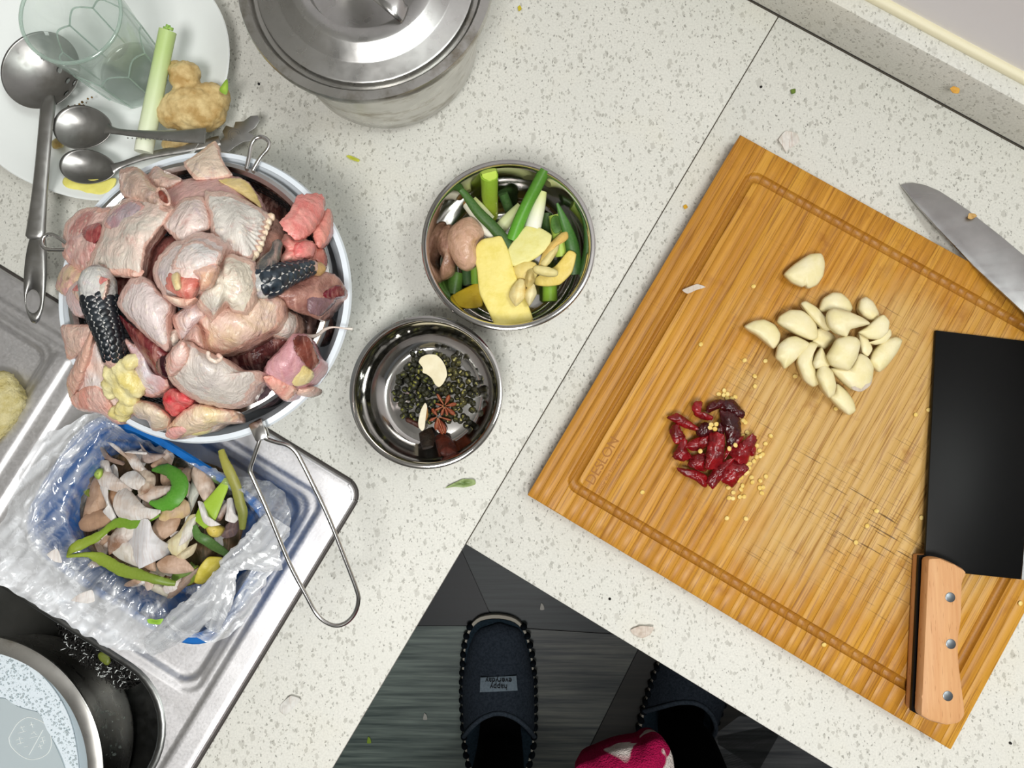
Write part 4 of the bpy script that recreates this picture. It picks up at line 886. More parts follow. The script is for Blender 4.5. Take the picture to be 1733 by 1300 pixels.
ginger('curled peel edge of ginger at the upper right', [(1268, 762), (1290, 690), (1330, 630), (1400, 562), (1442, 548), (1448, 592), (1402, 585), (1385, 645), (1330, 722)], .042, '#ddb765', '#e6cf80', dome=.004, nz=.001)
ginger('long ginger finger below the curled peel', [(1280, 740), (1330, 660), (1390, 625), (1385, 670), (1340, 740), (1300, 770)], .0435, '#e4d598', '#d8c070', dome=.004)
tube('ginger_slice', [(x, y, .046) for x, y in U((1258, 780), (1310, 792), (1365, 802))], [.0030, .0036, .0028], M['ginger'], col='#ddcf90', c2='#cfbc70', caps='round', label='little ginger stick lying across the right slice', cat='ginger', group='ginger slices in the larger bowl')
ginger('largest flat yellow ginger slice in front', [(883, 720), (892, 640), (930, 602), (985, 592), (1040, 583), (1080, 660), (1110, 760), (1140, 850), (1200, 990), (1230, 1080), (1200, 1108), (1140, 1112), (1010, 1120), (960, 1025), (910, 920), (897, 790)], .042, '#e8d87e', '#dcc958', tilt=(.0, .12), n=80)
ginger('small ginger knob resting on the big slice, left', [(1088, 945), (1105, 890), (1150, 838), (1190, 852), (1182, 955), (1130, 1004)], .047, '#ecdca0', '#dcb858', dome=.005)
ginger('small ginger knob resting on the big slice, right', [(1178, 935), (1200, 890), (1240, 868), (1257, 930), (1212, 1002)], .047, '#efe2b0', '#e0c878', dome=.005)
ginger('upright ginger nub between the two knobs and the wedge', [(1186, 835), (1200, 790), (1232, 778), (1245, 850), (1210, 895), (1190, 880)], .049, '#d9c684', '#b58f3e', dome=.006)
# ------------------------------------------------------------------ smaller steel bowl: spices
SP = Zm(655, 590, 6.5)
def inside(p, poly):
    c = False; n = len(poly)
    for i in range(n):
        (x0, y0), (x1, y1) = poly[i], poly[(i+1) % n]
        if (y0 > p[1]) != (y1 > p[1]) and p[0] < (x1-x0)*(p[1]-y0)/(y1-y0)+x0: c = not c
    return c
def corn(kind):
    bm = bmesh.new(); bmesh.ops.create_uvsphere(bm, u_segments=12, v_segments=9, radius=.0024)
    for v in bm.verts:
        v.co += v.co.normalized()*.00022*noise.noise(v.co*1500+Vector((kind, 0, 0)))
        a = math.atan2(v.co.y, v.co.x)
        if v.co.z > .0006 and abs(v.co.y) < .0007: v.co *= .72
    V = [v.co.copy()+Vector((0, 0, .00215)) for v in bm.verts]; F = [tuple(q.index for q in f.verts) for f in bm.faces]; bm.free()
    return V, F
poly = [(x, y) for x, y in ((320, 60), (370, 40), (560, 50), (690, 85), (770, 70), (800, 130), (870, 240), (960, 350), (985, 520), (980, 650), (890, 860), (780, 850), (640, 800), (480, 820), (330, 800), (220, 760), (150, 720), (130, 600), (75, 520), (115, 350), (200, 240), (230, 130))]
pr = random.Random(5); spots = []
tries = 0
while tries < 9000 and len(spots) < 175:
    tries += 1; q = (pr.uniform(70, 990), pr.uniform(40, 860))
    if not inside(q, poly): continue
    if math.hypot(q[0]-620, q[1]-840) < 130 and pr.random() < .6: continue
    if math.hypot(q[0]-300, q[1]-690) < 90 and pr.random() < .5: continue
    if all(math.hypot(q[0]-s[0], q[1]-s[1]) > 43 for s in spots): spots.append(q)
LC = 'dark olive green peppercorn in the heap on the small bowl floor'
protos = []
for kx in range(4):
    V, F = corn(kx*3.3); me = bpy.data.meshes.new('peppercorn'); me.from_pydata([tuple(v) for v in V], [], F); me.polygons.foreach_set('use_smooth', [True]*len(F))
    me.materials.append(M['spice'])
    V2 = []; F2 = []
    for r_, z_ in ((.00150, .00385), (.0010, .00425), (.0, .00440)):
        for j in range(10): V2.append((r_*math.cos(j*.62832), r_*.62*math.sin(j*.62832), z_-.0001))
    for r_ in range(2):
        for j in range(10): F2.append((r_*10+j, r_*10+(j+1) % 10, r_*10+10+(j+1) % 10, r_*10+10+j))
    m2 = bpy.data.meshes.new('peppercorn_slit'); m2.from_pydata(V2, [], F2); m2.polygons.foreach_set('use_smooth', [True]*len(F2)); m2.materials.append(M['spice']); protos.append((me, m2))
for i, q in enumerate(spots):
    x, y = SP(q)[0]; me, m2 = protos[i % 4]; z = .004+(.0022 if pr.random() < .35 else 0)
    o = bpy.data.objects.new('peppercorn', me); COL.objects.link(o); o.location = P(x, y, z)+Vector((0, 0, -.0005)); s_ = pr.uniform(.86, 1.12); o.scale = (s_,)*3
    o.rotation_euler = (pr.uniform(-.7, .7), pr.uniform(-.7, .7), pr.uniform(0, 6.28)); tag(o, LC, 'peppercorn', 'peppercorns in the small steel bowl')
    right = q[0] > 560
    setcol(o, pr.choice(['#2a2a14', '#35341a', '#22220f'] if not right else ['#3d3a1c', '#4a4522', '#2e2c14']), '#12120a')
    if pr.random() < .62:
        p_ = bpy.data.objects.new('husk_opening', m2); COL.objects.link(p_); p_.parent = o; setcol(p_, pr.choice(['#7c7d2c', '#8f8a3c', '#5f6422'] if not right else ['#a39a52', '#8a8038', '#c2b878']), '#55561e')
GSP = 'spices in the small steel bowl'
sheet('dried_root_slice', SP((352, 150), (380, 98), (450, 68), (540, 73), (600, 128), (640, 198), (657, 290), (615, 380), (570, 420), (530, 392), (490, 322), (440, 282), (392, 262), (397, 212)), .0105, M['garlic'], th=.0016, it=1, n=60, nz=.0005, col='#e8dfc0', c2='#d8c9a0', label='creamy white kidney shaped root slice on the peppercorns', cat='spice')
e = sheet('dried_root_slice', SP((345, 800), (372, 680), (418, 600), (440, 640), (425, 760), (412, 870), (387, 906), (350, 862)), .0125, M['garlic'], th=.0016, it=1, nz=.0005, col='#e9e0c8', c2='#d9ccac', label='narrow white root sliver with a tan striped side', cat='spice')
sheet('tan_side', SP((418, 602), (446, 660), (453, 745), (420, 800), (424, 700)), .0118, M['peel'], th=.0012, it=1, parent=e, col='#a87a3e', c2='#8a5c28', label='tan striped side')
tube('spice_stick', [(x, y, .008) for x, y in SP((228, 785), (290, 815), (355, 850))], .0018, M['star'], col='#4a2416', c2='#2a120c', label='thin dark brown twig left of the root sliver', cat='spice', caps='round')
def anise(cx, cy, rays, h, lab):
    x, y = SP((cx, cy))[0]; e = empty('star_anise', P(x, y, h), lab, 'star anise', 'star anise in the small steel bowl')
    for (rx, ry, wd) in rays:
        qx, qy = SP((rx, ry))[0]; dx, dy = qx-x, qy-y; l = math.hypot(dx, dy); nx, ny = -dy/l, dx/l
        for sg in (-1, 1):
            pts = [(x+dx*.08, y+dy*.08), (x+dx*.45+nx*wd*.9*sg, y+dy*.45+ny*wd*.9*sg), (x+dx*.75+nx*wd*sg, y+dy*.75+ny*wd*sg), (qx+nx*wd*.2*sg, qy+ny*wd*.2*sg), (x+dx*.6+nx*wd*.12*sg, y+dy*.6+ny*wd*.12*sg)]
            chunk('pod_half', pts, h+.001, M['star'], th=.0026, dome=.0009, rings=4, n=22, nz=.0002, parent=e, col='#8a3f20', c2='#5c2412', it=1)
        tube('seam', [(x+dx*.1, y+dy*.1, h+.0022), (x+dx*.9, y+dy*.9, h+.0020)], .0004, M['star'], seg=6, parent=e, col='#b07048', c2='#8a4a28')
    return e
anise(632, 632, [(545, 492, 2.6), (690, 505, 3.4), (772, 606, 3.2), (752, 735, 3.6), (668, 742, 2.2), (592, 742, 2.6), (522, 682, 2.4), (526, 604, 2.0)], .0125, 'whole star anise lying right of the bowl centre')
anise(558, 748, [(492, 655, 3.4), (455, 800, 2.6), (712, 792, 1.8), (630, 950, 7.0), (540, 905, 4.0)], .0100, 'broken darker star anise with one long pod, nearest the front')
chunk('anise_reflection', SP((530, 985), (585, 945), (680, 968), (755, 1070), (762, 1165), (700, 1195), (620, 1190), (560, 1120)), lambda x, y: .010+.017*max(0, min(1, (y-735)/32)), M['star'], th=.003, dome=.003, col='#5a2416', c2='#2f110a', label='dark brown shape for the star anise reflected in the front bowl wall', cat='spice')  # solid piece modelled in place of the star anise's reflection on the wall
tube('dark_strip', [(x, y, h) for (x, y), h in zip(SP((420, 905), (445, 1000), (450, 1090)), (.008, .016, .026))], [.0050, .0056, .0040], M['star'], thick=.0010, col='#1e1610', c2='#32241a', label='flat blackish strip against the front bowl wall', cat='spice')  # flat blackish strip rising along the front wall
# ------------------------------------------------------------------ garlic
G = Zm(1200, 400, 4.0625); GG = 'peeled garlic cloves on the board'
cl = [
 ([(705, 740), (745, 640), (800, 640), (868, 700), (800, 772), (750, 762)], 0, .006, 'flat cut garlic clove in the middle hollow of the pile'),
 ([(520, 262), (555, 222), (600, 185), (690, 128), (765, 123), (785, 155), (792, 200), (780, 270), (740, 330), (680, 356), (663, 335), (640, 345), (570, 315)], 0, .010, 'single garlic clove lying apart above the pile'),
 ([(247, 620), (310, 585), (380, 576), (450, 610), (486, 670), (475, 740), (440, 768), (390, 730), (330, 680), (280, 650)], 0, .009, 'half moon garlic clove farthest left of the pile'),
 ([(475, 590), (490, 550), (560, 510), (640, 515), (690, 550), (732, 605), (745, 690), (700, 710), (600, 670), (520, 625)], 1, .009, 'large flat sided garlic clove at the upper left of the pile'),
 ([(634, 465), (670, 450), (740, 490), (800, 560), (830, 640), (790, 640), (730, 590), (670, 520)], 1, .007, 'narrow slanting garlic clove between two rounder cloves at the top'),
 ([(760, 500), (785, 430), (850, 390), (910, 395), (960, 440), (982, 490), (960, 524), (860, 512), (790, 520)], 0, .009, 'round garlic clove with a nicked edge, topmost in the pile'),
 ([(1027, 500), (1040, 440), (1080, 420), (1130, 455), (1166, 530), (1145, 590), (1060, 550)], 0, .010, 'upright garlic clove at the upper right of the pile'),
 ([(1030, 660), (1090, 620), (1160, 560), (1200, 543), (1237, 590), (1225, 660), (1170, 705), (1100, 700)], 2, .006, 'ragged split garlic clove on the right side of the pile'),
 ([(1098, 730), (1160, 705), (1240, 640), (1252, 680), (1212, 730), (1150, 744)], 1, .005, 'thin garlic slice under the ragged split clove'),
 ([(1030, 670), (1080, 690), (1122, 770), (1092, 822), (1050, 792)], 1, .005, 'small broken garlic bit behind the central dented clove'),
 ([(812, 560), (820, 520), (855, 498), (960, 520), (1050, 560), (1102, 600), (1020, 625), (970, 640), (945, 687), (880, 667), (830, 622)], 3, .010, 'big garlic clove with a torn tip lying on top of the pile'),
 ([(838, 910), (900, 900), (970, 905), (1030, 812), (1090, 838), (1127, 900), (1112, 1010), (1050, 1062), (980, 1047), (900, 982)], 1, .011, 'broad garlic clove with wrinkled papery skin at the lower right'),
 ([(812, 825), (850, 760), (880, 710), (950, 690), (1010, 700), (1037, 740), (1012, 840), (960, 917), (900, 907), (840, 882)], 3, .011, 'dented thick garlic clove in the centre of the pile'),
 ([(1108, 850), (1130, 790), (1200, 720), (1280, 696), (1324, 720), (1290, 800), (1220, 892), (1170, 930), (1125, 892)], 0, .011, 'smooth long garlic clove at the right end near the cleaver'),
 ([(460, 830), (480, 750), (540, 700), (600, 692), (688, 740), (640, 800), (580, 862), (520, 907), (490, 862)], 1, .010, 'garlic clove with a split tip at the lower left'),
 ([(608, 870), (625, 790), (690, 735), (748, 745), (722, 800), (715, 860), (740, 950), (752, 1010), (710, 1029), (650, 982)], 1, .009, 'crescent garlic clove curving down the lower left side'),
 ([(715, 870), (740, 810), (775, 765), (805, 830), (827, 890), (770, 905), (730, 907)], 2, .008, 'small pointed garlic clove between the crescent and the dented clove'),
 ([(828, 1105), (865, 1075), (880, 1016), (940, 1060), (990, 1130), (1004, 1195), (960, 1226), (900, 1182)], 0, .008, 'lowest garlic clove pointing away from the pile'),
 ([(740, 960), (760, 900), (800, 884), (850, 935), (872, 1020), (860, 1080), (825, 1107), (780, 1052)], 2, .010, 'smooth oval garlic clove just above the lowest clove'),
]
for i, (pts, k, dm, lab) in enumerate(cl):
    o = chunk('garlic_clove', G(*pts), HB+.0062+k*.0042, M['garlic'], th=.0058, dome=dm*.72, nz=.0004, nf=90, it=1, n=56, power=.62, grow=1.05, col='#e3d6a0', c2='#ece2bf', label=lab, cat='garlic', group=GG)
    if 'papery' in lab:
        sheet('papery_skin', G((960, 960), (1030, 900), (1100, 950), (1112, 1015), (1050, 1064), (985, 1048)), HB+.0155, M['peel'], th=.0004, parent=o, col='#e9e2d6', c2='#d6c6b4', nz=.0015, nf=200, label='wrinkled papery skin')
# ------------------------------------------------------------------ dried chili and seeds
K = Zm(1080, 620, 5); GC = 'cut dried chili pieces on the board'
ch = [
 ([(580, 370), (600, 310), (680, 284), (722, 295), (712, 340), (640, 372), (600, 392)], 1, 'dark chili curl at the top of the chili heap'),
 ([(708, 300), (800, 288), (850, 340), (892, 390), (872, 432), (800, 402), (740, 382), (690, 342)], 1, 'blackish red chili piece at the upper right of the heap'),
 ([(463, 360), (480, 310), (530, 303), (545, 318), (502, 335), (502, 378), (560, 390), (622, 420), (612, 450), (530, 440), (480, 412)], 2, 'hook shaped chili curl at the upper left'),
 ([(258, 440), (330, 404), (400, 440), (480, 500), (522, 540), (440, 532), (380, 512), (310, 472)], 1, 'long pointed chili strip sticking out to the left'),
 ([(505, 580), (495, 520), (560, 478), (622, 500), (622, 560), (560, 592)], 1, 'dark chili square left of the loose seeds'),
 ([(273, 560), (290, 510), (340, 494), (357, 540), (392, 590), (362, 642), (310, 642)], 1, 'crumpled chili loop at the left edge'),
 ([(298, 762), (340, 680), (380, 618), (412, 640), (402, 700), (445, 762), (380, 797)], 1, 'shrivelled chili piece below the crumpled loop'),
 ([(413, 680), (450, 630), (530, 600), (602, 588), (592, 660), (530, 702), (470, 708)], 1, 'red chili piece left of the big central one'),
 ([(658, 560), (690, 480), (722, 500), (722, 580), (700, 602)], 1, 'small dark chili chip behind the central piece'),
 ([(700, 440), (708, 392), (780, 398), (852, 450), (862, 560), (842, 622), (760, 664), (740, 560)], 2, 'broad brown red chili with a curled edge, right of the loose seeds'),
 ([(738, 782), (760, 660), (840, 608), (882, 598), (872, 642), (800, 692)], 1, 'chili flake wedged between the central and right pieces'),
 ([(748, 692), (830, 680), (900, 630), (962, 583), (992, 640), (942, 740), (922, 802), (870, 817), (800, 762)], 2, 'wide glossy chili piece at the right of the heap'),
 ([(940, 700), (965, 665), (995, 690), (990, 745), (955, 755)], 0, 'tiny chili chip at the right tip of the heap'),
 ([(428, 832), (470, 758), (560, 748), (582, 840), (562, 882), (480, 862)], 1, 'wrinkled chili piece lower left of the central one'),
 ([(343, 867), (430, 878), (500, 888), (572, 930), (572, 1000), (547, 1014), (480, 962), (390, 922)], 1, 'pointed chili strip at the lower left'),
 ([(588, 972), (640, 878), (720, 818), (802, 788), (772, 852), (700, 952), (640, 1022)], 2, 'long chili strip at the bottom of the heap'),
 ([(578, 842), (590, 700), (610, 588), (660, 573), (722, 600), (722, 700), (712, 792), (650, 853)], 4, 'large bright red curved chili in the centre of the heap'),
 ([(708, 952), (740, 878), (810, 798), (882, 828), (922, 872), (852, 942), (802, 1012)], 2, 'squarish shiny chili piece at the lower right'),
]
for i, (pts, k, lab) in enumerate(ch):
    q = K(*pts); (ax, ay), (bx, by) = max(((a, b) for a in q for b in q), key=lambda t: math.hypot(t[0][0]-t[1][0], t[0][1]-t[1][1]))
    ang = math.atan2(-(by-ay), bx-ax); dk = lab.find('dark') >= 0 or lab.find('black') >= 0 or lab.find('brown') >= 0
    chunk('chili_piece', q, HB+.0062+k*.0016, M['chili'], th=.0016, dome=.0020, nz=.0013, nf=300, it=1, n=56, grow=1.15, curl=(ang, 45), col='#650b11' if not dk else '#480a0f', c2='#920f17' if not dk else '#30070b', label=lab, cat='chili', group=GC, frill=.10)
sd = [(680, 235), (725, 205), (720, 245), (755, 235), (820, 260), (750, 270), (790, 275), (985, 170), (890, 460), (905, 475), (1120, 590), (1075, 655), (1000, 670), (1025, 712), (1052, 745), (1030, 760), (1000, 768), (978, 802), (940, 822), (915, 825), (938, 858), (905, 905), (920, 895), (872, 940), (845, 965), (958, 940), (965, 980), (1030, 968), (1025, 1028), (1055, 1025), (1045, 1073), (880, 1010), (868, 1042), (760, 1025), (803, 1068), (768, 1115), (800, 1118), (858, 1105), (895, 1103), (910, 1290), (1330, 85), (35, 1065), (750, 1285), (885, 590), (920, 560)]
sq = K(*sd)+[(1275, 485), (1186, 583), (1260, 610), (1277, 637), (1295, 611), (1345, 637), (1571, 694), (1549, 702), (1394, 1091), (1448, 918), (1483, 865), (1726, 1021), (1467, 890), (1559, 876), (1414, 692), (1296, 806)]
sh = [(660, 490), (648, 530), (617, 495), (605, 520), (820, 668), (768, 697), (525, 720)]
bm = bmesh.new(); bmesh.ops.create_uvsphere(bm, u_segments=10, v_segments=7, radius=.0016)
for v in bm.verts: v.co.z *= .38; v.co.x *= 1.12; v.co.z += .0006
sm_ = bpy.data.meshes.new('chili_seed'); bm.to_mesh(sm_); bm.free(); sm_.materials.append(M['crumb']); sm_.polygons.foreach_set('use_smooth', [True]*len(sm_.polygons))
for i, (x, y) in enumerate(sq+K(*sh)):
    top = i >= len(sq); o = bpy.data.objects.new('chili_seed', sm_); COL.objects.link(o); o.location = P(x, y, HB+(.0125 if top else .0002)); o.rotation_euler = (rnd.uniform(-.2, .2), rnd.uniform(-.2, .2), rnd.uniform(0, 6.28))
    tag(o, 'pale yellow chili seed on top of the red chili heap' if top else 'pale yellow chili seed scattered loose on the bamboo board', 'chili seed', 'chili seeds on the chili heap' if top else 'loose chili seeds on the board'); setcol(o, '#dcb85c', '#ecd48c')
# ------------------------------------------------------------------ on the plate
e = empty('ladle', P(70, 115, .012), 'worn steel skimming ladle with round holes, lying on the plate', 'ladle')
lx, ly, lr = 68, 118, 72
q = P(lx, ly, .030); R_ = lr*(DIST-.03)/FPX
V = []; F = []; nr, ns = 30, 150; holes = []
for (hx_, hy_) in ((108, 154), (124, 139), (104, 128), (140, 160), (46, 60), (86, 60), (66, 90), (88, 108)): holes.append(P(hx_, hy_, .024))
for s_, off in ((1, 0), (-1, -.0011)):
    for i in range(nr+1):
        t_ = i/nr
        for j in range(ns):
            g = 6.28318*j/ns; r = R_*t_; V.append(Vector((q.x+r*math.cos(g), q.y+r*math.sin(g), q.z-.0165*(1-t_*t_)+off*(1 if i < nr else .4))))
def hole(v): return any((v.xy-h_.xy).length < .0023 for h_ in holes)
for b in (0, (nr+1)*ns):
    for i in range(nr):
        for j in range(ns):
            f = (b+i*ns+j, b+i*ns+(j+1) % ns, b+(i+1)*ns+(j+1) % ns, b+(i+1)*ns+j)
            if not hole(sum((V[k_] for k_ in f), Vector())/4): F.append(f)
for j in range(ns): F.append((nr*ns+j, nr*ns+(j+1) % ns, (nr+1)*ns+nr*ns+(j+1) % ns, (nr+1)*ns+nr*ns+j))
mk('ladle_bowl', V, F, M['dark'], e)
for h_ in holes[:3]:
    pass
hpth = [(82, 168, .026), (81, 182, .0335), (76, 230, .036), (68, 320, .034), (60, 400, .033)]
tube('handle', hpth, [.0052, .0056, .0052, .0056, .0072], M['dark'], flat=.45, seg=16, parent=e, caps='round')
gl = [(54, 388), (76, 388), (80, 430), (79, 480), (74, 525), (66, 546), (60, 549), (51, 545), (42, 520), (39, 480), (43, 430)]
# the flat grip with its hanging hole: a ring of quads between the outline and the hole
go = resample(chaikin(gl, 2), 40); gc = (56, 510); gi = []
for i, (x, y) in enumerate(go):
    a = math.atan2((y-gc[1])/20, (x-gc[0])/12); gi.append((gc[0]+12*math.cos(a), gc[1]+20*math.sin(a)))
V = []; F = []; n = 40
def gh(y): return .0345-.006*max(0, (y-390)/160)
for ring, dz in ((go, 0), (gi, .0004), (gi, -.0026), (go, -.0030)):
    for x, y in ring: V.append(P(x, y, gh(y)+dz))
mid = []
for (a, b) in zip(go, gi): mid.append(((a[0]+b[0])/2, (a[1]+b[1])/2))
ms_ = len(V)
for x, y in mid: V.append(P(x, y, gh(y)+.0016))
for i in range(n):
    j = (i+1) % n
    F += [(i, j, ms_+j, ms_+i), (ms_+i, ms_+j, n+j, n+i), (n+i, n+j, 2*n+j, 2*n+i), (2*n+i, 2*n+j, 3*n+j, 3*n+i), (3*n+i, 3*n+j, j, i)]
mk('grip', V, F, M['dark'], e)
def spoon(label, c, ax, ay, rot, h, depth, handle, rad, mat, tipshape=None):
    e = empty('spoon', P(c[0], c[1], h-depth), label, 'spoon'); V = []; F = []; nr, ns = 12, 48; cr, sr = math.cos(rot), math.sin(rot)
    for s_, off in ((1, 0), (-1, -.0009)):
        for i in range(nr+1):
            t_ = i/nr
            for j in range(ns):
                g = 6.28318*j/ns; X = ax*math.cos(g)*t_; Y = ay*math.sin(g)*t_*(1-.12*math.cos(g))
                V.append(P(c[0]+X*cr-Y*sr, c[1]+X*sr+Y*cr, h)-Vector((0, 0, depth*(1-t_**2.2)-off)))
    for b in (0, (nr+1)*ns):
        for i in range(nr):
            for j in range(ns): F.append((b+i*ns+j, b+i*ns+(j+1) % ns, b+(i+1)*ns+(j+1) % ns, b+(i+1)*ns+j))
    for j in range(ns): F.append((nr*ns+j, nr*ns+(j+1) % ns, (nr+1)*ns+nr*ns+(j+1) % ns, (nr+1)*ns+nr*ns+j))
    mk('spoon_bowl', V, F, M[mat], e); tube('handle', handle, rad, M[mat], thick=.0012, seg=12, parent=e)
    return e
e = spoon('steel spoon lying above the other one, handle over the ginger', (139, 215), 50, 37, .02, .0335, .009, [(180, 218, .0325), (196, 222, .0335), (230, 226, .036), (290, 230, .041), (335, 230, .043), (347, 230, .0435)], [.0040, .0024, .0026, .0040, .0056, .0060], 'dark')
for k_ in range(14):
    x = 215+k_*7.5; y = 228.5+k_*.35; q = P(x, y+4, .0385+k_*.00042); lathe('bead', [(0, 0), (.0006, .0), (.0004, .0004), (0, .0005)], (q.x, q.y, q.z-.0012), M['dark'], seg=8, parent=e)
spoon('shiny steel spoon resting on the yellow ginger slice, handle going under the basin', (148, 282), 48, 29, .10, .0245, .008, [(190, 285, .0235), (206, 279, .0235), (250, 264, .024), (320, 250, .023), (372, 238, .021)], [.0042, .0026, .0028, .0036, .0040], 'dark')
tip = [(355, 250), (380, 232), (376, 222), (382, 212), (395, 216), (398, 206), (412, 205), (424, 196), (436, 195), (440, 203), (432, 216), (420, 224), (431, 229), (428, 238), (412, 240), (398, 248), (385, 258)]
o = [o for o in COL.objects if o.get('label', '').startswith('shiny steel spoon')][0]
prism('handle_end', tip, .0212, .0012, M['dark'], parent=o, bevel=.0003, label='wavy butterfly shaped handle end')
for r_ in (.0030, .0046):
    q = P(396, 228, .0213); tube('engraving', [Vector((q.x+r_*math.cos(a*.9), q.y+r_*math.sin(a*.9), q.z)) for a in range(6)], .0003, M['dark'], seg=6, world=True, parent=o)
# tumbler
gb = P(226, 125, .0105); GB = Vector((gb.x, gb.y, TOP+.0066))
def gfun(r, z, g):
    f = max(0.0, min(1.0, (.060-z)/.012)); k_ = math.cos(math.pi/9)/math.cos(((g+.2) % (2*math.pi/9))-math.pi/9); return r*(1+f*(k_*1.03-1))
def gin(r, z, g): return r
V = []
GE = empty('drinking_glass', GB, 'clear faceted drinking glass standing on the plate', 'glass')
lathe('glass_wall', [(0, 0), (.0235, 0), (.0255, .0012), (.0275, .025), (.0292, .048), (.0312, .058), (.0330, .075), (.0338, .0825), (.0334, .0838), (.0326, .0838), (.0318, .0820), (.0305, .062), (.0282, .050), (.0255, .020), (.0235, .0085), (.020, .0075), (0, .0075)], GB, M['glass'], seg=90,
      rfun=lambda r, z, g: gfun(r, z, g), parent=GE)
tube('glass_rim', [GB+Vector((.0331*math.cos(a_*.2618), .0331*math.sin(a_*.2618), .0832)) for a_ in range(24)], .0012, M['glass_edge'], seg=10, k=3, world=True, closed=True, parent=GE)
def corner(z, k_): r_ = gfun(1, z, k_*2*math.pi/9-.2+math.pi/9)*(.0255+(.0292-.0255)*z/.048); g_ = k_*2*math.pi/9-.2+math.pi*0; return GB+Vector((r_*math.cos(g_), r_*math.sin(g_), z))
for k_ in range(9):
    g_ = k_*2*math.pi/9-.2
    def cp(z, r_, dg=0): f_ = gfun(1.0, z, g_+dg); return GB+Vector((r_*f_*math.cos(g_+dg), r_*f_*math.sin(g_+dg), z))
    tube('facet_edge', [cp(.003, .0258), cp(.025, .0274), cp(.044, .0288)], .0006, M['glass_edge'], seg=6, k=4, world=True, parent=GE)
    tube('facet_arch', [cp(.044, .0288), cp(.052, .0299, math.pi/9), cp(.044, .0288, 2*math.pi/9)], .0006, M['glass_edge'], seg=6, k=6, world=True, parent=GE)
lathe('glass_base', [(0, .0005), (.0225, .0005), (.0245, .002), (.0245, .005), (.0225, .0072), (0, .0072)], GB, M['glass'], seg=60, parent=GE)
# scallion stalk, ginger root and bits on the plate
e = tube('scallion', [(284, 52, .047), (272, 110, .041), (258, 180, .034), (246, 240, .028), (243, 258, .027)], [.0059, .0058, .0062, .0064, .0064], M['stalk'], seg=20, col='#b7cf86', c2='#e9ecd8', label='pale green and white scallion stalk lying on the plate', cat='scallion')
for (dx, dy, r) in ((-3, 0, .0022), (4, 0, .0020), (0, -4, .0016)):
    tube('inner_layer', [(285+dx, 46+dy, .0476), (284+dx, 51+dy, .047)], r, M['stalk'], seg=10, parent=e, col='#7fae4a', c2='#a2c25e', label='green layered cut end')
blob('ginger_root', [(313, 128, .036, .0115, .0095, .010, .6), (300, 122, .034, .006, .0085, .008, 0), (322, 182, .030, .020, .0165, .015, .3), (302, 190, .029, .016, .013, .012, 0), (345, 190, .029, .0165, .014, .012, .2), (370, 172, .028, .0075, .0115, .010, -.3), (355, 160, .030, .010, .009, .009, 0), (300, 243, .020, .012, .006, .008, .1)],
     M['root'], vox=.0013, disp=.0012, df=170, col='#dcc48e', c2='#b4935a', label='knobbly tan ginger root on the plate', cat='ginger')
sheet('green_leaf_bit', [(372, 150), (384, 134), (386, 150), (383, 160), (374, 156)], .040, M['stalk'], col='#a9c84a', c2='#7fa52c', label='tiny light green leaf bit at the tip of the ginger root', cat='vegetable scrap', curl=(1.0, 40))
chunk('ginger_slice', [(107, 310), (112, 300), (150, 304), (195, 302), (190, 318), (172, 331), (140, 333), (120, 326)], .0185, M['ginger'], th=.003, dome=.0006, col='#e8e07c', c2='#ded262', label='yellow ginger slice under the lower spoon on the plate', cat='ginger', it=1)
chunk('garlic_scrap', [(87, 240), (98, 232), (106, 240), (104, 248), (90, 251)], .0145, M['ginger'], th=.003, dome=.002, col='#e3d28c', c2='#b07a2e', label='small yellow peel scrap beside the ladle handle on the plate', cat='vegetable scrap', it=1)
for i in range(26):
    x = rnd.gauss(135, 10); y = 178-(x-135)*.35+rnd.gauss(0, 5)
    q = P(x, y, .0145); bm = bmesh.new(); bmesh.ops.create_icosphere(bm, subdivisions=1, radius=rnd.uniform(.0004, .0011), matrix=Matrix.Translation(q))
    V = [v.co.copy() for v in bm.verts]; F = [tuple(v.index for v in f.verts) for f in bm.faces]; bm.free()
    mk('spice_crumb', V, F, M['crumb'], col='#8a6a34', c2='#3a2a14', label='tiny brown spice crumb between the ladle and spoon on the plate', cat='crumb', group='brown crumbs on the plate')
# ------------------------------------------------------------------ bits lying on worktop, board and knife
bit = lambda name, pts, h, mat, c1, c2, lab, cat, **kw: sheet(name, pts, h, M[mat], col=c1, c2=c2, label=lab, cat=cat, it=1, **kw)
bit('green_leaf_bit', [(754, 826), (768, 818), (784, 811), (802, 812), (804, 820), (786, 825), (770, 824)], .0022, 'stalk', '#4f6a2a', '#8fa36a', 'curled green leaf bit on the worktop below the small steel bowl', 'vegetable scrap', curl=(.3, 40), nz=.0015, nf=300)
bit('scallion_shred', [(586, 264), (592, 263), (608, 270), (606, 274), (592, 269)], .0015, 'stalk', '#a8ad2a', '#c7c94a', 'yellow green shred on the worktop right of the basin', 'vegetable scrap')
bit('scallion_shred', [(1156, 349), (1161, 346), (1164, 351), (1159, 354)], .0014, 'crumb', '#d2a52c', '#b8861c', 'yellow crumb on the worktop left of the board', 'crumb')
bit('scallion_shred', [(876, 12), (880, 9), (883, 15), (878, 19)], .0014, 'crumb', '#c2b02c', '#a8961c', 'yellow crumb on the worktop right of the stock pot', 'crumb')
bit('garlic_skin', [(1318, 236), (1330, 222), (1348, 226), (1352, 240), (1338, 250), (1330, 256), (1324, 246)], .0022, 'peel', '#eeeae4', '#e2dcd2', 'white garlic skin on the worktop beyond the far board corner', 'garlic skin', nz=.002, nf=180)
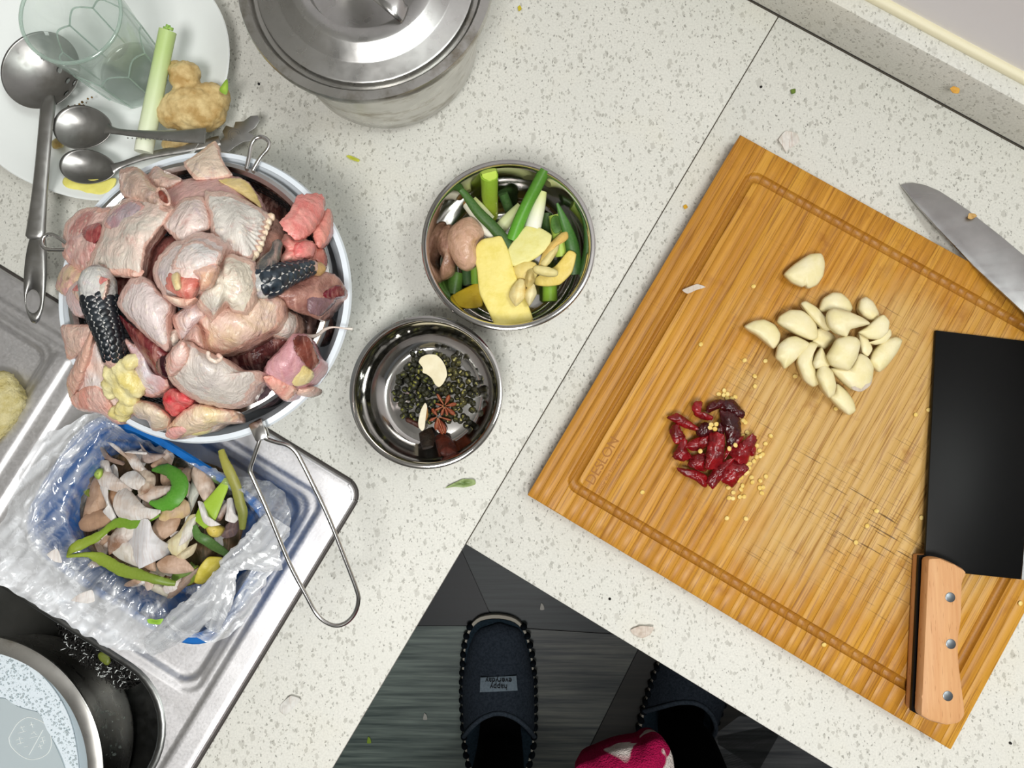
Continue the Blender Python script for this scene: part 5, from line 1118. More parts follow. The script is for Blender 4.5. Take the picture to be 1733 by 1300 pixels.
bit('garlic_skin', [(1068, 1066), (1084, 1060), (1106, 1062), (1100, 1074), (1086, 1080), (1072, 1074)], .0022, 'peel', '#ece4da', '#d6c6b6', 'white garlic skin on the worktop edge above the right slipper', 'garlic skin', nz=.002, nf=180)
bit('garlic_skin', [(476, 1192), (492, 1178), (508, 1184), (498, 1198), (484, 1210), (474, 1204)], .0018, 'peel', '#ecebe6', '#e2e0da', 'thin white garlic skin on the worktop strip beside the sink', 'garlic skin', nz=.0015, nf=180)
bit('garlic_skin', [(1155, 491), (1168, 485), (1180, 481), (1194, 486), (1178, 491), (1164, 497)], HB+.002, 'peel', '#f0ece6', '#dccfc0', 'white garlic skin strip on the left part of the board', 'garlic skin', nz=.001)
bit('food_scrap', [(1638, 369), (1640, 361), (1650, 362), (1653, 366), (1644, 371)], .0165, 'crumb', '#c9a468', '#a87c3c', 'tan food scrap stuck on the knife blade', 'crumb', th=.0012)
bit('food_scrap', [(1608, 150), (1614, 146), (1624, 150), (1622, 158), (1613, 157)], .0335, 'crumb', '#d8a348', '#b87e28', 'orange crumb stuck on the upstand face', 'crumb', th=.001)
bit('food_scrap', [(1338, 152), (1346, 150), (1346, 157), (1340, 159)], .0014, 'stalk', '#5f7a1c', '#4a6414', 'tiny green crumb on the worktop near the seam', 'crumb')
for i, (x, y, lab) in enumerate(((438, 142, 'black speck on the worktop between plate and pot'), (1288, 147, 'black speck on the worktop near the upstand'), (1710, 1258, 'black speck on the worktop right of the board'), (1032, 1014, 'dark speck on the worktop left of the board front corner'), (876, 560, 'dark speck'))[:4]):
    q = P(x, y, .0006); bm = bmesh.new(); bmesh.ops.create_icosphere(bm, subdivisions=1, radius=.0011, matrix=Matrix.Translation(q)); V = [v.co.copy() for v in bm.verts]; F = [tuple(v.index for v in f.verts) for f in bm.faces]; bm.free()
    mk('black_speck', V, F, M['crumb'], col='#181614', c2='#0c0b0a', label=lab, cat='crumb')
# ------------------------------------------------------------------ blue basin, bag and peelings
BCX, BCY = 255, 895
RPX = 202.0; ASP = .69; q = P(BCX, BCY, .041); BB = Vector((q.x, q.y, TOP-.0015)); RB = RPX*(DIST-.041)/FPX
def sq_(a): return (abs(math.cos(a))**4.2+(abs(math.sin(a))/ASP)**4.2)**(-1/4.2)
lathe('basin', [(0, .001), (.66*RB, 0), (.71*RB, .002), (.86*RB, .025), (.93*RB, .040), (RB, .0405), (RB+.0004, .0425), (RB-.001, .0438), (.91*RB, .0430), (.83*RB, .025), (.69*RB, .005), (0, .004)], BB, M['blue'], seg=128, rfun=lambda r, z, g: r*sq_(g-ANG), label='rounded blue plastic basin lined with the clear bag, on the sink', cat='basin')
R5 = Zm(0, 660, 2.708)
outl = R5((190, 200), (300, 170), (370, 115), (470, 105), (545, 170), (700, 250), (860, 330), (1000, 365), (1080, 390), (1200, 410), (1290, 440), (1335, 560), (1310, 700), (1260, 800), (1180, 960), (1110, 1070), (1040, 1140), (960, 1155), (860, 1128), (750, 1185), (650, 1212), (555, 1198), (425, 1152), (312, 1070), (207, 1016), (112, 955), (0, 890), (-70, 868), (-80, 690), (0, 640), (60, 480), (110, 330))
ol = chaikin(outl, 1); NT_ = 300
def rout(th):
    dx, dy = math.cos(th), math.sin(th); best = 60
    for i in range(len(ol)):
        (x0, y0), (x1, y1) = ol[i], ol[(i+1) % len(ol)]; ex, ey = x1-x0, y1-y0; den = dx*ey-dy*ex
        if abs(den) < 1e-9: continue
        s_ = ((x0-BCX)*ey-(y0-BCY)*ex)/den; u = ((x0-BCX)*dy-(y0-BCY)*dx)/den
        if s_ > 0 and 0 <= u <= 1: best = max(best, s_)
    return best
HZ_ = []; V = []; F = []; NR = 56
for i in range(NR+1):
    for j in range(NT_):
        th = 6.28318*j/NT_; ro_ = rout(th)+6*noise.noise(Vector((math.cos(th)*14, math.sin(th)*14, 0))); s_ = i/NR
        rin = min(165, .80*ro_); r = rin*(s_/.45) if s_ < .45 else rin+(ro_-rin)*((s_-.45)/.55)
        rho = r/sq_(th-math.radians(30.8))
        if rho < 130: h = .008
        elif rho < 192: h = .008+.036*((rho-130)/62)**1.3
        else: h = .044+.004-min(1, (rho-192)/80)*.022
        if rho > 192 and math.sin(th) > .2: h = max(h, .030)
        X0, Y0 = BCX+r*math.cos(th), BCY+r*math.sin(th); u_, v_ = (X0+Y0)*.7071, (X0-Y0)*.7071
        lowl = max(0, 1-abs(((math.degrees(th)-125+180) % 360)-180)/45)            # crumpled corner near the sink bowl
        al = noise.noise(Vector((u_*.045, v_*.006, 1))); al2 = noise.noise(Vector((u_*.11, v_*.010, 5)))
        cr2 = noise.noise(Vector((X0*.022, Y0*.022, 3))); cr3 = noise.noise(Vector((X0*.045, Y0*.045, 7)))
        f = min(1, max(0, (rho-90)/80)); h += f*(.0045*(1-2*abs(al)-.4)*(1-.6*lowl)+.0020*al2+.0060*(1-2*abs(cr2)-.5)*(.35+.65*lowl)+.0030*(1-2*abs(cr3)-.4)*(.3+.7*lowl))
        x, y = X0+f*4*cr2, Y0+f*4*cr3
        wq = P(x, y, h)-BB; rm = math.hypot(wq.x, wq.y)/sq_(math.atan2(wq.y, wq.x)-ANG)/RB
        hb_ = .0040 if rm < .68 else .0040+.021*(rm-.68)/.15 if rm < .83 else .025+.018*(rm-.83)/.08 if rm < .91 else .0428 if rm < 1.012 else 0
        h = max(h, hb_+.0020+.0022*max(0, 1-2.5*abs(al))*f+.0016*max(0, 1-3*abs(cr3))*f)
        V.append(P(x, y, min(h, .056)))
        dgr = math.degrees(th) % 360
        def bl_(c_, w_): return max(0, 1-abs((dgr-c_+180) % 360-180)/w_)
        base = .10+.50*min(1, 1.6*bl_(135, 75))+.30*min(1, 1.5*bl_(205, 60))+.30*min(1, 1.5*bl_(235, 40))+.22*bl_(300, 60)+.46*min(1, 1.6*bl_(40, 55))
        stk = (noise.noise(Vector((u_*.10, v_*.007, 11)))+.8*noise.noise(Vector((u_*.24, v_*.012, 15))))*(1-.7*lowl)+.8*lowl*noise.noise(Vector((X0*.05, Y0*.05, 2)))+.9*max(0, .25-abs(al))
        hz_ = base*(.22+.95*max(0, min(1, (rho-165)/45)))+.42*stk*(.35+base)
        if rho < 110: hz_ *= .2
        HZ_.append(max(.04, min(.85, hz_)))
for i in range(NR):
    for j in range(NT_): F.append((i*NT_+j, i*NT_+(j+1) % NT_, (i+1)*NT_+(j+1) % NT_, (i+1)*NT_+j))
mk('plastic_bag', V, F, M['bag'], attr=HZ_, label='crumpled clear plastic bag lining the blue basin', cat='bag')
# a few folded strands of the bag's mouth
for i, (pts, hs, r) in enumerate((
    ([(398, 950), (375, 985), (350, 1020), (300, 1060), (250, 1098)], (.056, .057, .056, .052, .040), [.004, .008, .010, .010, .006]),
    ([(470, 880), (440, 920), (405, 945), (375, 960)], (.048, .053, .057, .056), [.010, .011, .008, .004]),
    ([(385, 960), (378, 1000), (365, 1040), (358, 1065)], (.056, .058, .056, .048), [.004, .008, .007, .005]),
    ([(475, 945), (440, 952), (400, 950)], (.050, .055, .056), [.008, .006, .004]))):
    tube('plastic_bag_fold', [(x, y, h) for (x, y), h in zip(pts, hs)], r, M['bag'], flat=.25, seg=22, k=8, jit=.22, parent=[o for o in COL.objects if o.name == 'plastic_bag'][0])
for o in COL.objects:
    if o.name.startswith('plastic_bag_fold'):
        a_ = o.data.attributes['t'].data
        for i_, (q_, v_) in enumerate(zip(a_, o.data.vertices)): q_.value = max(.05, min(.8, .36+.55*noise.noise(Vector(((i_ % 22)*.9, (i_//22)*.05, 3)))))
def hb(x, y): return .040-.016*min(1.2, math.hypot(x-265, y-895)/150)**2
chunk('peeling_heap', [(150, 800), (210, 770), (300, 775), (380, 800), (410, 860), (395, 930), (330, 985), (250, 990), (170, 950), (140, 880)], lambda x, y: hb(x, y)-.010, M['peel'], th=.012, dome=.002, nz=.005, nf=120, n=90, rings=16, col='#6b5138', c2='#3c3a1c', kind='stuff', label='tangle of small dark peel scraps under the garlic skins in the bag', cat='peelings')
B2 = Zm(130, 740, 8.125); B3 = Zm(260, 740, 7.22); B4 = Zm(110, 860, 7.645); B5 = Zm(240, 860, 5)
W1, W2, T1, T2, BR = '#ece6e2', '#f2efec', '#d4b7a0', '#b89478', '#9a7660'
GP = 'garlic skins in the bag'
sk_ = [
 (B2, [(335, 148), (380, 170), (440, 240), (520, 300), (622, 330), (602, 367), (500, 342), (398, 292)], 1, '#8a7264', '#a58c7e', 'curved grey brown garlic skin at the upper left of the bag'),
 (B2, [(880, 95), (930, 170), (1010, 230), (1182, 240), (1100, 302), (1000, 342), (905, 322), (930, 220)], 1, '#b09a90', '#cabab2', 'translucent brown garlic skin under the top film fold'),
 (B2, [(1038, 380), (1150, 288), (1222, 350), (1190, 422), (1080, 432)], 0, T1, T2, 'tan garlic skin behind the curled green leaf'),
 (B2, [(1398, 530), (1500, 438), (1602, 460), (1542, 592), (1450, 562)], 0, T1, W1, 'tan garlic skin right of the curled green leaf'),
 (B3, [(30, 370), (200, 400), (330, 380), (440, 420), (420, 520), (330, 470), (200, 440)], -1, BR, T2, 'long brown skin along the film fold at the top'),
 (B2, [(688, 210), (780, 188), (932, 208), (922, 237), (800, 227)], 3, W2, W1, 'thin white garlic skin strip at the top'),
 (B2, [(488, 123), (570, 140), (650, 218), (800, 258), (905, 400), (992, 482), (940, 502), (820, 462), (760, 402), (700, 302), (620, 240)], 3, W1, T1, 'long torn white skin with a curled tip at the top'),
 (B2, [(118, 1042), (190, 740), (240, 618), (332, 640), (372, 880), (392, 962), (270, 1012), (160, 1072)], 0, T2, T1, 'upright pinkish tan garlic skin at the left side'),
 (B2, [(72, 1172), (150, 1080), (300, 1028), (402, 1060), (482, 1140), (380, 1202), (200, 1272), (98, 1252)], 1, T2, '#c4a084', 'tan boat shaped garlic skin at the far left'),
 (B2, [(438, 720), (602, 750), (592, 832), (500, 932), (448, 942)], 0, '#c08a5c', T2, 'orange tan garlic skin behind the big white half shell'),
 (B2, [(338, 730), (420, 698), (432, 850), (532, 1082), (500, 1132), (368, 1002), (422, 950)], 2, W2, W1, 'narrow white skin strip left of the big half shell'),
 (B2, [(318, 560), (370, 468), (482, 510), (562, 580), (662, 640), (702, 712), (620, 742), (480, 712), (358, 662)], 3, '#dcc8b8', W1, 'tan to white garlic skin upper left of the big half shell'),
 (B2, [(340, 350), (430, 345), (450, 420), (480, 500), (420, 540), (350, 500)], 2, W1, '#cfc6bc', 'pale upright skin scrap near the green stub'),
 (B2, [(628, 580), (700, 508), (802, 488), (912, 592), (872, 702), (758, 682)], 5, W2, '#e4dcd4', 'smooth white garlic skin lying over a brown hollow one'),
 (B2, [(818, 490), (940, 478), (1052, 540), (1055, 642), (980, 722), (880, 762), (858, 692), (922, 590)], 4, '#dccbb8', BR, 'cupped tan garlic skin with a brown hollow'),
 (B2, [(878, 790), (1000, 698), (1252, 688), (1232, 762), (1100, 832), (1000, 882)], 3, '#e0d4cc', T1, 'whitish skin inside the curl of the green leaf'),
 (B2, [(1280, 900), (1400, 858), (1502, 920), (1515, 1042), (1400, 1112), (1290, 1132), (1168, 1102)], 3, T1, '#d9c08a', 'tan skin cluster below the curled green leaf'),
 (B2, [(548, 950), (562, 860), (600, 798), (690, 738), (762, 800), (902, 960), (1084, 1000), (1000, 1082), (850, 1142), (700, 1132), (598, 1062)], 6, W2, '#dccfc4', 'big white half shell of garlic skin in the middle'),
 (B3, [(440, 700), (480, 540), (562, 560), (542, 700), (430, 952), (398, 1002)], 1, '#c9cbbe', '#dcdcd0', 'pale translucent strip left of the light green leaf'),
 (B3, [(488, 500), (520, 398), (602, 450), (702, 540), (742, 692), (640, 782), (558, 652)], 4, '#ead9cc', T1, 'pinkish white garlic skin with a hollow at the upper right'),
 (B3, [(778, 992), (830, 868), (922, 768), (902, 862), (830, 994)], 4, W1, BR, 'white edged brown skin right of the light green leaf'),
 (B3, [(848, 1182), (900, 1078), (1002, 1008), (1044, 1060), (992, 1182), (900, 1214)], 2, '#6e5c5c', '#927c7a', 'dark purple grey skin near the right stem'),
 (B3, [(905, 790), (960, 778), (992, 930), (1024, 970), (980, 1022), (888, 992), (902, 900)], 6, W2, W1, 'small upright white skin at the right'),
 (B3, [(408, 1062), (500, 1008), (472, 1182), (390, 1262), (328, 1292), (368, 1150)], 4, '#ecead8', W1, 'white strip above the pale yellow shreds'),
 (B3, [(558, 818), (620, 838), (662, 960), (702, 1020), (784, 1046), (680, 1064), (608, 1012)], 7, W2, W1, 'white hook shaped skin on the light green leaf'),
 (B4, [(1118, 332), (1190, 188), (1280, 128), (1452, 160), (1402, 292), (1260, 392), (1178, 412)], 3, T2, T1, 'tan garlic skin right of the ridged white skin'),
 (B4, [(1350, 432), (1480, 328), (1590, 158), (1672, 148), (1622, 342), (1560, 502), (1460, 632), (1398, 542)], 3, '#ddd2a4', '#ece6cc', 'pale yellow shredded skin in the middle right'),
 (B4, [(1440, 642), (1560, 538), (1684, 478), (1642, 592), (1530, 662)], 4, '#e0d4b4', '#d4bd94', 'pale curled skin below the yellow shreds'),
 (B4, [(588, 402), (700, 268), (842, 258), (882, 330), (752, 462), (680, 502), (598, 562)], 4, '#e6dcd4', BR, 'white skin with a brown smear left of the ridged skin'),
 (B4, [(638, 562), (760, 468), (862, 480), (932, 612), (962, 742), (840, 702), (718, 642)], 4, W1, '#dcd6c8', 'pale white skin in front of the brown smeared one'),
 (B4, [(858, 442), (950, 258), (1040, 203), (1092, 228), (1122, 332), (1202, 422), (1362, 512), (1282, 582), (1050, 692), (978, 722), (928, 602)], 7, '#f0eeee', '#e2e0e2', 'large ridged white skin in front'),
 (B4, [(980, 720), (1060, 690), (1150, 690), (1160, 800), (1080, 790)], 3, T2, T1, 'small tan skin under the ridged white skin'),
 (B4, [(1228, 722), (1350, 638), (1502, 660), (1624, 792), (1450, 832), (1278, 812)], 5, '#e0c4b0', T2, 'pinkish tan skin at the lower front'),
 (B4, [(878, 1012), (910, 928), (1052, 930), (1032, 972), (950, 1002)], -3, W1, W2, 'small white scrap below the front green leaf'),
 (B4, [(1038, 1002), (1080, 948), (1240, 1000), (1382, 1080), (1340, 1148), (1178, 1082)], -4, '#e2dccb', '#cfc6b0', 'cream white root piece at the bottom of the bag'),
 (B4, [(1358, 1132), (1420, 998), (1560, 888), (1694, 808), (1602, 962), (1450, 1102)], -1, '#8f7a6c', '#ab978a', 'grey brown skin strip at the lower right'),
]
for Z_, pts, k, c1, c2, lab in sk_:
    q = Z_(*pts); (ax, ay), (bx, by) = max(((a, b) for a in q for b in q), key=lambda t: math.hypot(t[0][0]-t[1][0], t[0][1]-t[1][1]))
    sheet('garlic_skin', q, (lambda k: lambda x, y: hb(x, y)+.004+k*.0018)(k), M['peel'], col=c1, c2=c2, label=lab, cat='garlic skin', group=GP, it=1, curl=(math.atan2(-(by-ay), bx-ax), 55), nz=.0016, nf=160, th=.0005, dome=.0020, grow=1.26)
fr_ = random.Random(21)
for i in range(46):
    # loose skins filling the heap between the named ones
    g_ = fr_.uniform(0, 6.283); d_ = math.sqrt(fr_.random())*112; x0, y0 = 262+d_*1.12*math.cos(g_), 882+d_*math.sin(g_); a_ = fr_.uniform(0, 6.28); l_ = fr_.uniform(13, 24); w_ = l_*fr_.uniform(.35, .62)
    q = [(x0+l_*math.cos(t_)*math.cos(a_)-w_*math.sin(t_)*math.sin(a_)*fr_.uniform(.8, 1.2), y0+l_*math.cos(t_)*math.sin(a_)+w_*math.sin(t_)*math.cos(a_)*fr_.uniform(.8, 1.2)) for t_ in [6.2832*k_/7 for k_ in range(7)]]
    c1, c2 = fr_.choice([(T1, W1), (T2, T1), (W1, T1), (W2, W1), (W1, '#d9cbb0'), ('#d9cbb0', W1), ('#8a9a3a', '#6c8024')])
    sheet('garlic_skin', q, (lambda k: lambda x, y: hb(x, y)+.0005+k)(fr_.uniform(0, .004)), M['peel'], col=c1, c2=c2, label='loose scrap of papery skin buried low in the peelings heap', cat='garlic skin', group='loose skin scraps low in the heap', it=1, curl=(a_, 45), nz=.0012, nf=170, th=.0005, n=24, rings=6)
def leaf(label, Z_, pts, hs, rad, c1, c2, thick=.0006, **kw):
    return tube('scallion_leaf', [(x, y, hb(x, y)+h) for (x, y), h in zip(Z_(*pts), hs)], rad, M['stalk'], thick=thick, col=c1, c2=c2, label=label, cat='scallion leaf', group='green scraps in the bag', seg=14, k=6, **kw)
leaf('broad curled bright green leaf at the top of the heap', B2, [(1060, 450), (1180, 440), (1290, 470), (1400, 600), (1400, 740), (1310, 870), (1150, 930), (1030, 900)], [.011, .013, .017, .018, .018, .017, .013, .010], [.0014, .0036, .0044, .0056, .0058, .0056, .0040, .0016], '#2f6e12', '#4b9420', thick=.0022, jit=.22)
leaf('long twisted green leaf reaching to the left', B4, [(40, 605), (110, 520), (230, 460), (400, 380), (500, 310), (600, 230), (720, 185), (880, 205), (1040, 165), (1215, 70)], [.024, .022, .018, .014, .012, .011, .011, .012, .013, .014], [.001, .0030, .0034, .0030, .0022, .0026, .0036, .0032, .0026, .0018], '#7f9022', '#5f8c1a', thick=.0012, jit=.15)
leaf('long wrinkled yellow green leaf across the front', B4, [(40, 622), (160, 612), (300, 602), (430, 640), (600, 730), (760, 810), (950, 860), (1150, 915), (1300, 955), (1430, 975)], [.024, .022, .018, .015, .014, .014, .014, .014, .013, .012], [.0012, .0014, .0020, .0036, .0040, .0042, .0036, .0030, .0026, .0016], '#84962a', '#687f20', thick=.0016, jit=.22)
leaf('wide light green leaf on the right side', B3, [(890, 505), (850, 610), (780, 730), (700, 860), (640, 960), (560, 1060)], [.018, .018, .017, .016, .014, .012], [.0016, .0034, .0046, .0062, .0068, .0050], '#a4c23c', '#86a81e', thick=.0010)
leaf('dried striped stem standing at the right side', B3, [(825, 160), (870, 300), (940, 450), (1010, 620), (1050, 780), (1085, 930), (1085, 1120)], [.030, .029, .027, .024, .022, .020, .016], [.0022, .0030, .0036, .0036, .0036, .0034, .0020], '#9a9440', '#6c702a', thick=.0016, jit=.15)
leaf('dark green leaf strip at the lower right', B3, [(500, 1080), (540, 1200), (640, 1260), (740, 1330), (900, 1430)], [.012, .013, .014, .012, .008], [.0020, .0030, .0034, .0034, .0024], '#3f6a2a', '#2c4f1c', thick=.0012)
leaf('small dark leaf tip beside the dried stem', B3, [(700, 475), (770, 520), (860, 540)], [.014, .013, .011], [.0006, .0024, .0028], '#3a5a24', '#2c451a')
leaf('dark green leaf scraps at the lower right of the heap', B4, [(1400, 930), (1470, 850), (1580, 800), (1660, 720)], [.004, .004, .004, .004], [.002, .0034, .0034, .002], '#5a7a24', '#3f5a18')
chunk('scallion_stub', B2((238, 500), (290, 435), (355, 440), (355, 520), (300, 580), (250, 550)), lambda x, y: hb(x, y)+.009, M['stalk'], th=.006, dome=.003, col='#bccf6a', c2='#93b03a', label='light green scallion stub at the upper left of the heap', cat='scallion leaf', n=32)
chunk('ginger_peel', B3((640, 1110), (700, 1065), (780, 1070), (855, 1120), (800, 1214), (690, 1214)), lambda x, y: hb(x, y)+.010, M['ginger'], th=.005, dome=.004, col='#c9b24a', c2='#e0d08a', label='yellow ginger peel below the light green leaf', cat='ginger', n=40)
chunk('vegetable_slice', B5((445, 625), (480, 510), (560, 415), (690, 425), (620, 560), (520, 640)), lambda x, y: hb(x, y)+.003, M['ginger'], th=.003, dome=.001, col='#b8a93a', c2='#d6c868', label='flat yellow slice under the bag film at the lower right', cat='ginger', n=40, it=1)
for nm, Z_, pts, h, c1, lab in (('garlic_skin', R5, [(215, 755), (262, 728), (284, 790), (250, 786)], .060, W2, 'white garlic skin flake on the left film of the bag'), ('garlic_skin', B4, [(85, 1195), (190, 1110), (340, 1058), (372, 1110), (382, 1204), (280, 1232)], .060, W2, 'white garlic skin flake on the lower left film of the bag')):
    sheet(nm, Z_(*pts), h, M['peel'], col=c1, c2=W1, label=lab, cat='garlic skin', it=1, nz=.0012, nf=150)
sheet('green_leaf_bit', B5((45, 945), (75, 936), (120, 945), (182, 936), (150, 985), (60, 975)), .060, M['stalk'], col='#6f9a24', c2='#8ab83a', label='green scallion bit on the front film of the bag', cat='vegetable scrap', it=1)
# ------------------------------------------------------------------ sponge, scouring pad, pot in the sink
blob('sponge', [(-20, 690, .004, .030, .024, .010, 1.0), (12, 672, .004, .012, .016, .009, .9), (2, 655, .004, .012, .012, .008, .6)], M['sponge'], vox=.0018, disp=.0012, df=420, col='#d8cd9c', c2='#c2b478', label='cream coloured sponge in the soap recess of the sink', cat='sponge')
PD = .115
pw = empty('scouring_pad', P(175, 1110, -.05), 'black steel wool scouring pad in the sink corner', 'scourer')
pad = [(95, 1042), (150, 1060), (215, 1095), (250, 1135), (246, 1148), (205, 1165), (165, 1135), (115, 1100)]
chunk('pad_core', pad, lambda x, y: -.050, M['wool'], th=.045, dome=.010, nz=.002, parent=pw)
V = []; F = []; wr = random.Random(11); cen = centroid(pad)
for i in range(2600):
    t_ = math.sqrt(wr.random()); k_ = wr.randrange(len(pad)); a, b = pad[k_], pad[(k_+1) % len(pad)]; f = wr.random()
    x = cen[0]+(a[0]+(b[0]-a[0])*f-cen[0])*t_*1.03; y = cen[1]+(a[1]+(b[1]-a[1])*f-cen[1])*t_*1.03
    q = P(x, y, -.050+.010*math.sqrt(max(0, 1-t_*t_))+wr.uniform(0, .003)); g = wr.uniform(0, 6.28); l = wr.uniform(.0018, .0042)
    d = Vector((math.cos(g), math.sin(g), wr.uniform(-.4, .6)))*l; s_ = Vector((-math.sin(g), math.cos(g), 0))*.00026; u_ = Vector((0, 0, .0003)); mq = q+d*.5+Vector((0, 0, .0007)); b0 = len(V)
    for p_ in (q, mq, q+d): V += [p_-s_, p_+s_, p_+u_]
    for r_ in (0, 3):
        for j in range(3): F.append((b0+r_+j, b0+r_+(j+1) % 3, b0+r_+3+(j+1) % 3, b0+r_+3+j))
cut_ = len(F)//9//6*6; mk('wool_wire', V, F[:cut_], M['ceramic'], pw, kind='stuff', smooth=False); mk('wool_wire', V, F[cut_:], M['mesh'], pw, kind='stuff', smooth=False)  # a share of the wires is white: glints on the wool painted as colour
blob('green_scrap', [(177, 1113, -.036, .004, .006, .002, .8), (182, 1120, -.036, .003, .003, .002, .8)], M['stalk'], vox=.001, col='#5a6414', c2='#3f4a10', label='dull green scrap stuck on the black scouring pad', cat='vegetable scrap')
HZP = -.030
qc = P(-60, 1318, HZP); PCc = Vector((qc.x, qc.y, TOP-.1195)); RP = 231*(DIST-HZP)/FPX; dz = .1195+HZP
sp = empty('cooking_pot', PCc, 'round steel pot of soapy water standing in the sink', 'pot')
lathe('pot_wall', [(0, .001), (.074, .0), (.084, .004), (.0885, .014), (.092, .035), (RP-.008, dz-.026), (RP-.004, dz-.018), (RP-.003, dz-.010), (RP-.0005, dz-.004), (RP, dz-.0012), (RP-.001, dz), (RP-.010, dz-.0006), (RP-.0114, dz-.002), (RP-.0114, dz-.006), (.086, .016), (.080, .007), (0, .005)], PCc, M['potsteel'], seg=128, parent=sp)
lathe('pot_rim', [(RP-.0112, dz-.0008), (RP-.0108, dz+.0004), (RP-.001, dz+.0008), (RP+.0006, dz-.0002), (RP+.0004, dz-.002), (RP-.004, dz-.003)], PCc, M['brushed'], seg=128, parent=sp, close=True)
lathe('soapy_water', [(0, dz-.010), (RP-.0112, dz-.010), (RP-.0112, dz-.014), (0, dz-.014)], PCc, M['water'], seg=96, parent=sp)
WZ = HZP-.0098
foam = [(-120, 1150), (-60, 1105), (0, 1096), (60, 1128), (105, 1180), (130, 1240), (140, 1340), (120, 1330), (112, 1290), (95, 1255), (80, 1235), (70, 1205), (48, 1200), (24, 1193), (12, 1182), (0, 1179), (-60, 1185)]
prism('foam', chaikin([(x*.985-.9, y) for x, y in foam], 2), WZ+.0012, .001, M['foam'], parent=sp)
fb_ = random.Random(4); bm = bmesh.new()
inner = [(0, 1100), (55, 1135), (100, 1190), (124, 1250), (132, 1300), (118, 1300), (98, 1255), (78, 1212), (45, 1197), (20, 1188), (0, 1176)]
nbub = 0
while nbub < 260:
    x, y = fb_.uniform(0, 135), fb_.uniform(1095, 1300)
    if inside((x, y), inner):
        nbub += 1; bmesh.ops.create_uvsphere(bm, u_segments=8, v_segments=5, radius=fb_.choice((.0004, .0005, .0007, .0010)), matrix=Matrix.Translation(P(x, y, WZ+.0012)))
V = [v.co.copy() for v in bm.verts]; F = [tuple(v.index for v in f.verts) for f in bm.faces]; bm.free()
mk('foam_bubbles', V, F, M['clear'], sp, kind='stuff')
fl_ = empty('food_box_lid', P(40, 1260, WZ), 'frosted plastic lid with an embossed round emblem, floating in the pot', 'lid')
prism('lid_panel', chaikin([(-120, 1195), (0, 1181), (14, 1184), (26, 1195), (48, 1202), (68, 1206), (76, 1230), (92, 1258), (110, 1300), (120, 1340), (60, 1400), (-140, 1400)], 2), WZ+.0004, .0015, M['clear'], parent=fl_)
def em(pts, r=.00028, closed=False): tube('emblem_line', [(x, y, WZ+.0006) for x, y in pts], r, M['ceramic'], seg=6, parent=fl_, closed=closed)
ez = Zm(0, 1080, 5.91)
em(ez((90, 1000), (120, 940), (180, 850), (270, 795), (360, 810), (450, 860), (500, 950), (515, 1060), (480, 1150), (400, 1200), (300, 1215), (200, 1170), (110, 1080)), closed=True)
em(ez((430, 920), (290, 1170)))
for pts in (((310, 960), (350, 935)), ((330, 930), (365, 970)), ((300, 1000), (380, 980)), ((410, 1000), (450, 985)), ((400, 1040), (455, 1020)), ((420, 990), (440, 1060)), ((380, 1090), (430, 1070)), ((395, 1060), (415, 1110)), ((200, 900), (250, 880)), ((210, 880), (240, 940)), ((180, 950), (260, 930)), ((160, 1020), (230, 1000)), ((190, 990), (210, 1060)), ((170, 1060), (240, 1040)), ((240, 1090), (280, 1080)), ((300, 870), (340, 860)), ((310, 840), (330, 900))): em(ez(*pts), .0002)
for (x, y) in ((30, 1237), (0, 1184)):
    pass
wd = random.Random(9); 
for i in range(34):
    # drops beaded on the pot's outer wall and rim
    g = math.radians(wd.uniform(2, 30)); z = dz-wd.uniform(.012, .060); r_ = .0925+(RP-.007-.0925)*max(0, (z-.035)/(dz-.026-.035))+.0012
    c = PCc+Vector((r_*math.cos(g), r_*math.sin(g), z)); bm = bmesh.new(); bmesh.ops.create_icosphere(bm, subdivisions=1, radius=wd.uniform(.0006, .0013), matrix=Matrix.Translation(c)); V = [v.co.copy() for v in bm.verts]; F = [tuple(v.index for v in q_.verts) for q_ in bm.faces]; bm.free()
    mk('water_drop', V, F, M['glass'], sp)
# ------------------------------------------------------------------ person: legs, robe, slippers
A1 = P(846, 1262, -.77); A2 = P(1152, 1238, -.77)
def skinbody(name, verts, edges, rad, root, mat, **kw):
    O = Vector(kw.pop('origin')); me = bpy.data.meshes.new(name); me.from_pydata([tuple(Vector(v)-O) for v in verts], edges, []); o = bpy.data.objects.new(name, me); COL.objects.link(o); o.location = O
    m = o.modifiers.new('skin', 'SKIN'); sv = me.skin_vertices[0].data
    for i, r_ in enumerate(rad): sv[i].radius = (r_, r_)
    sv[root].use_root = True
    s_ = o.modifiers.new('sub', 'SUBSURF'); s_.levels = 2; s_.render_levels = 2; me.materials.append(mat)
    dg = bpy.context.evaluated_depsgraph_get(); nm_ = bpy.data.meshes.new_from_object(o.evaluated_get(dg)); o.modifiers.clear(); o.data = nm_
    nm_.polygons.foreach_set('use_smooth', [True]*len(nm_.polygons)); ORI[o.name] = O; return tag(o, **kw)
d2 = Vector((math.sin(math.radians(24)), math.cos(math.radians(24)), 0)); d1 = Vector((-.02, 1, 0))
K1 = Vector((A1.x+.005, A1.y-.03, .47)); K2 = Vector((A2.x-.03, A2.y-.05, .47)); HP1 = Vector((A1.x+.04, A1.y-.13, .88)); HP2 = Vector((A2.x-.07, A2.y-.14, .88)); PV = (HP1+HP2)/2+Vector((0, 0, .03))
vs = [PV, HP1, K1, A1+Vector((0, -.012, .10)), A1+Vector((0, -.012, -.028)), A1+d1*.11+Vector((0, 0, -.050)), HP2, K2, A2+Vector((0, 0, .10)), A2+Vector((0, 0, -.028)), A2+d2*.11+Vector((0, 0, -.050)), PV+Vector((0, 0, .12))]
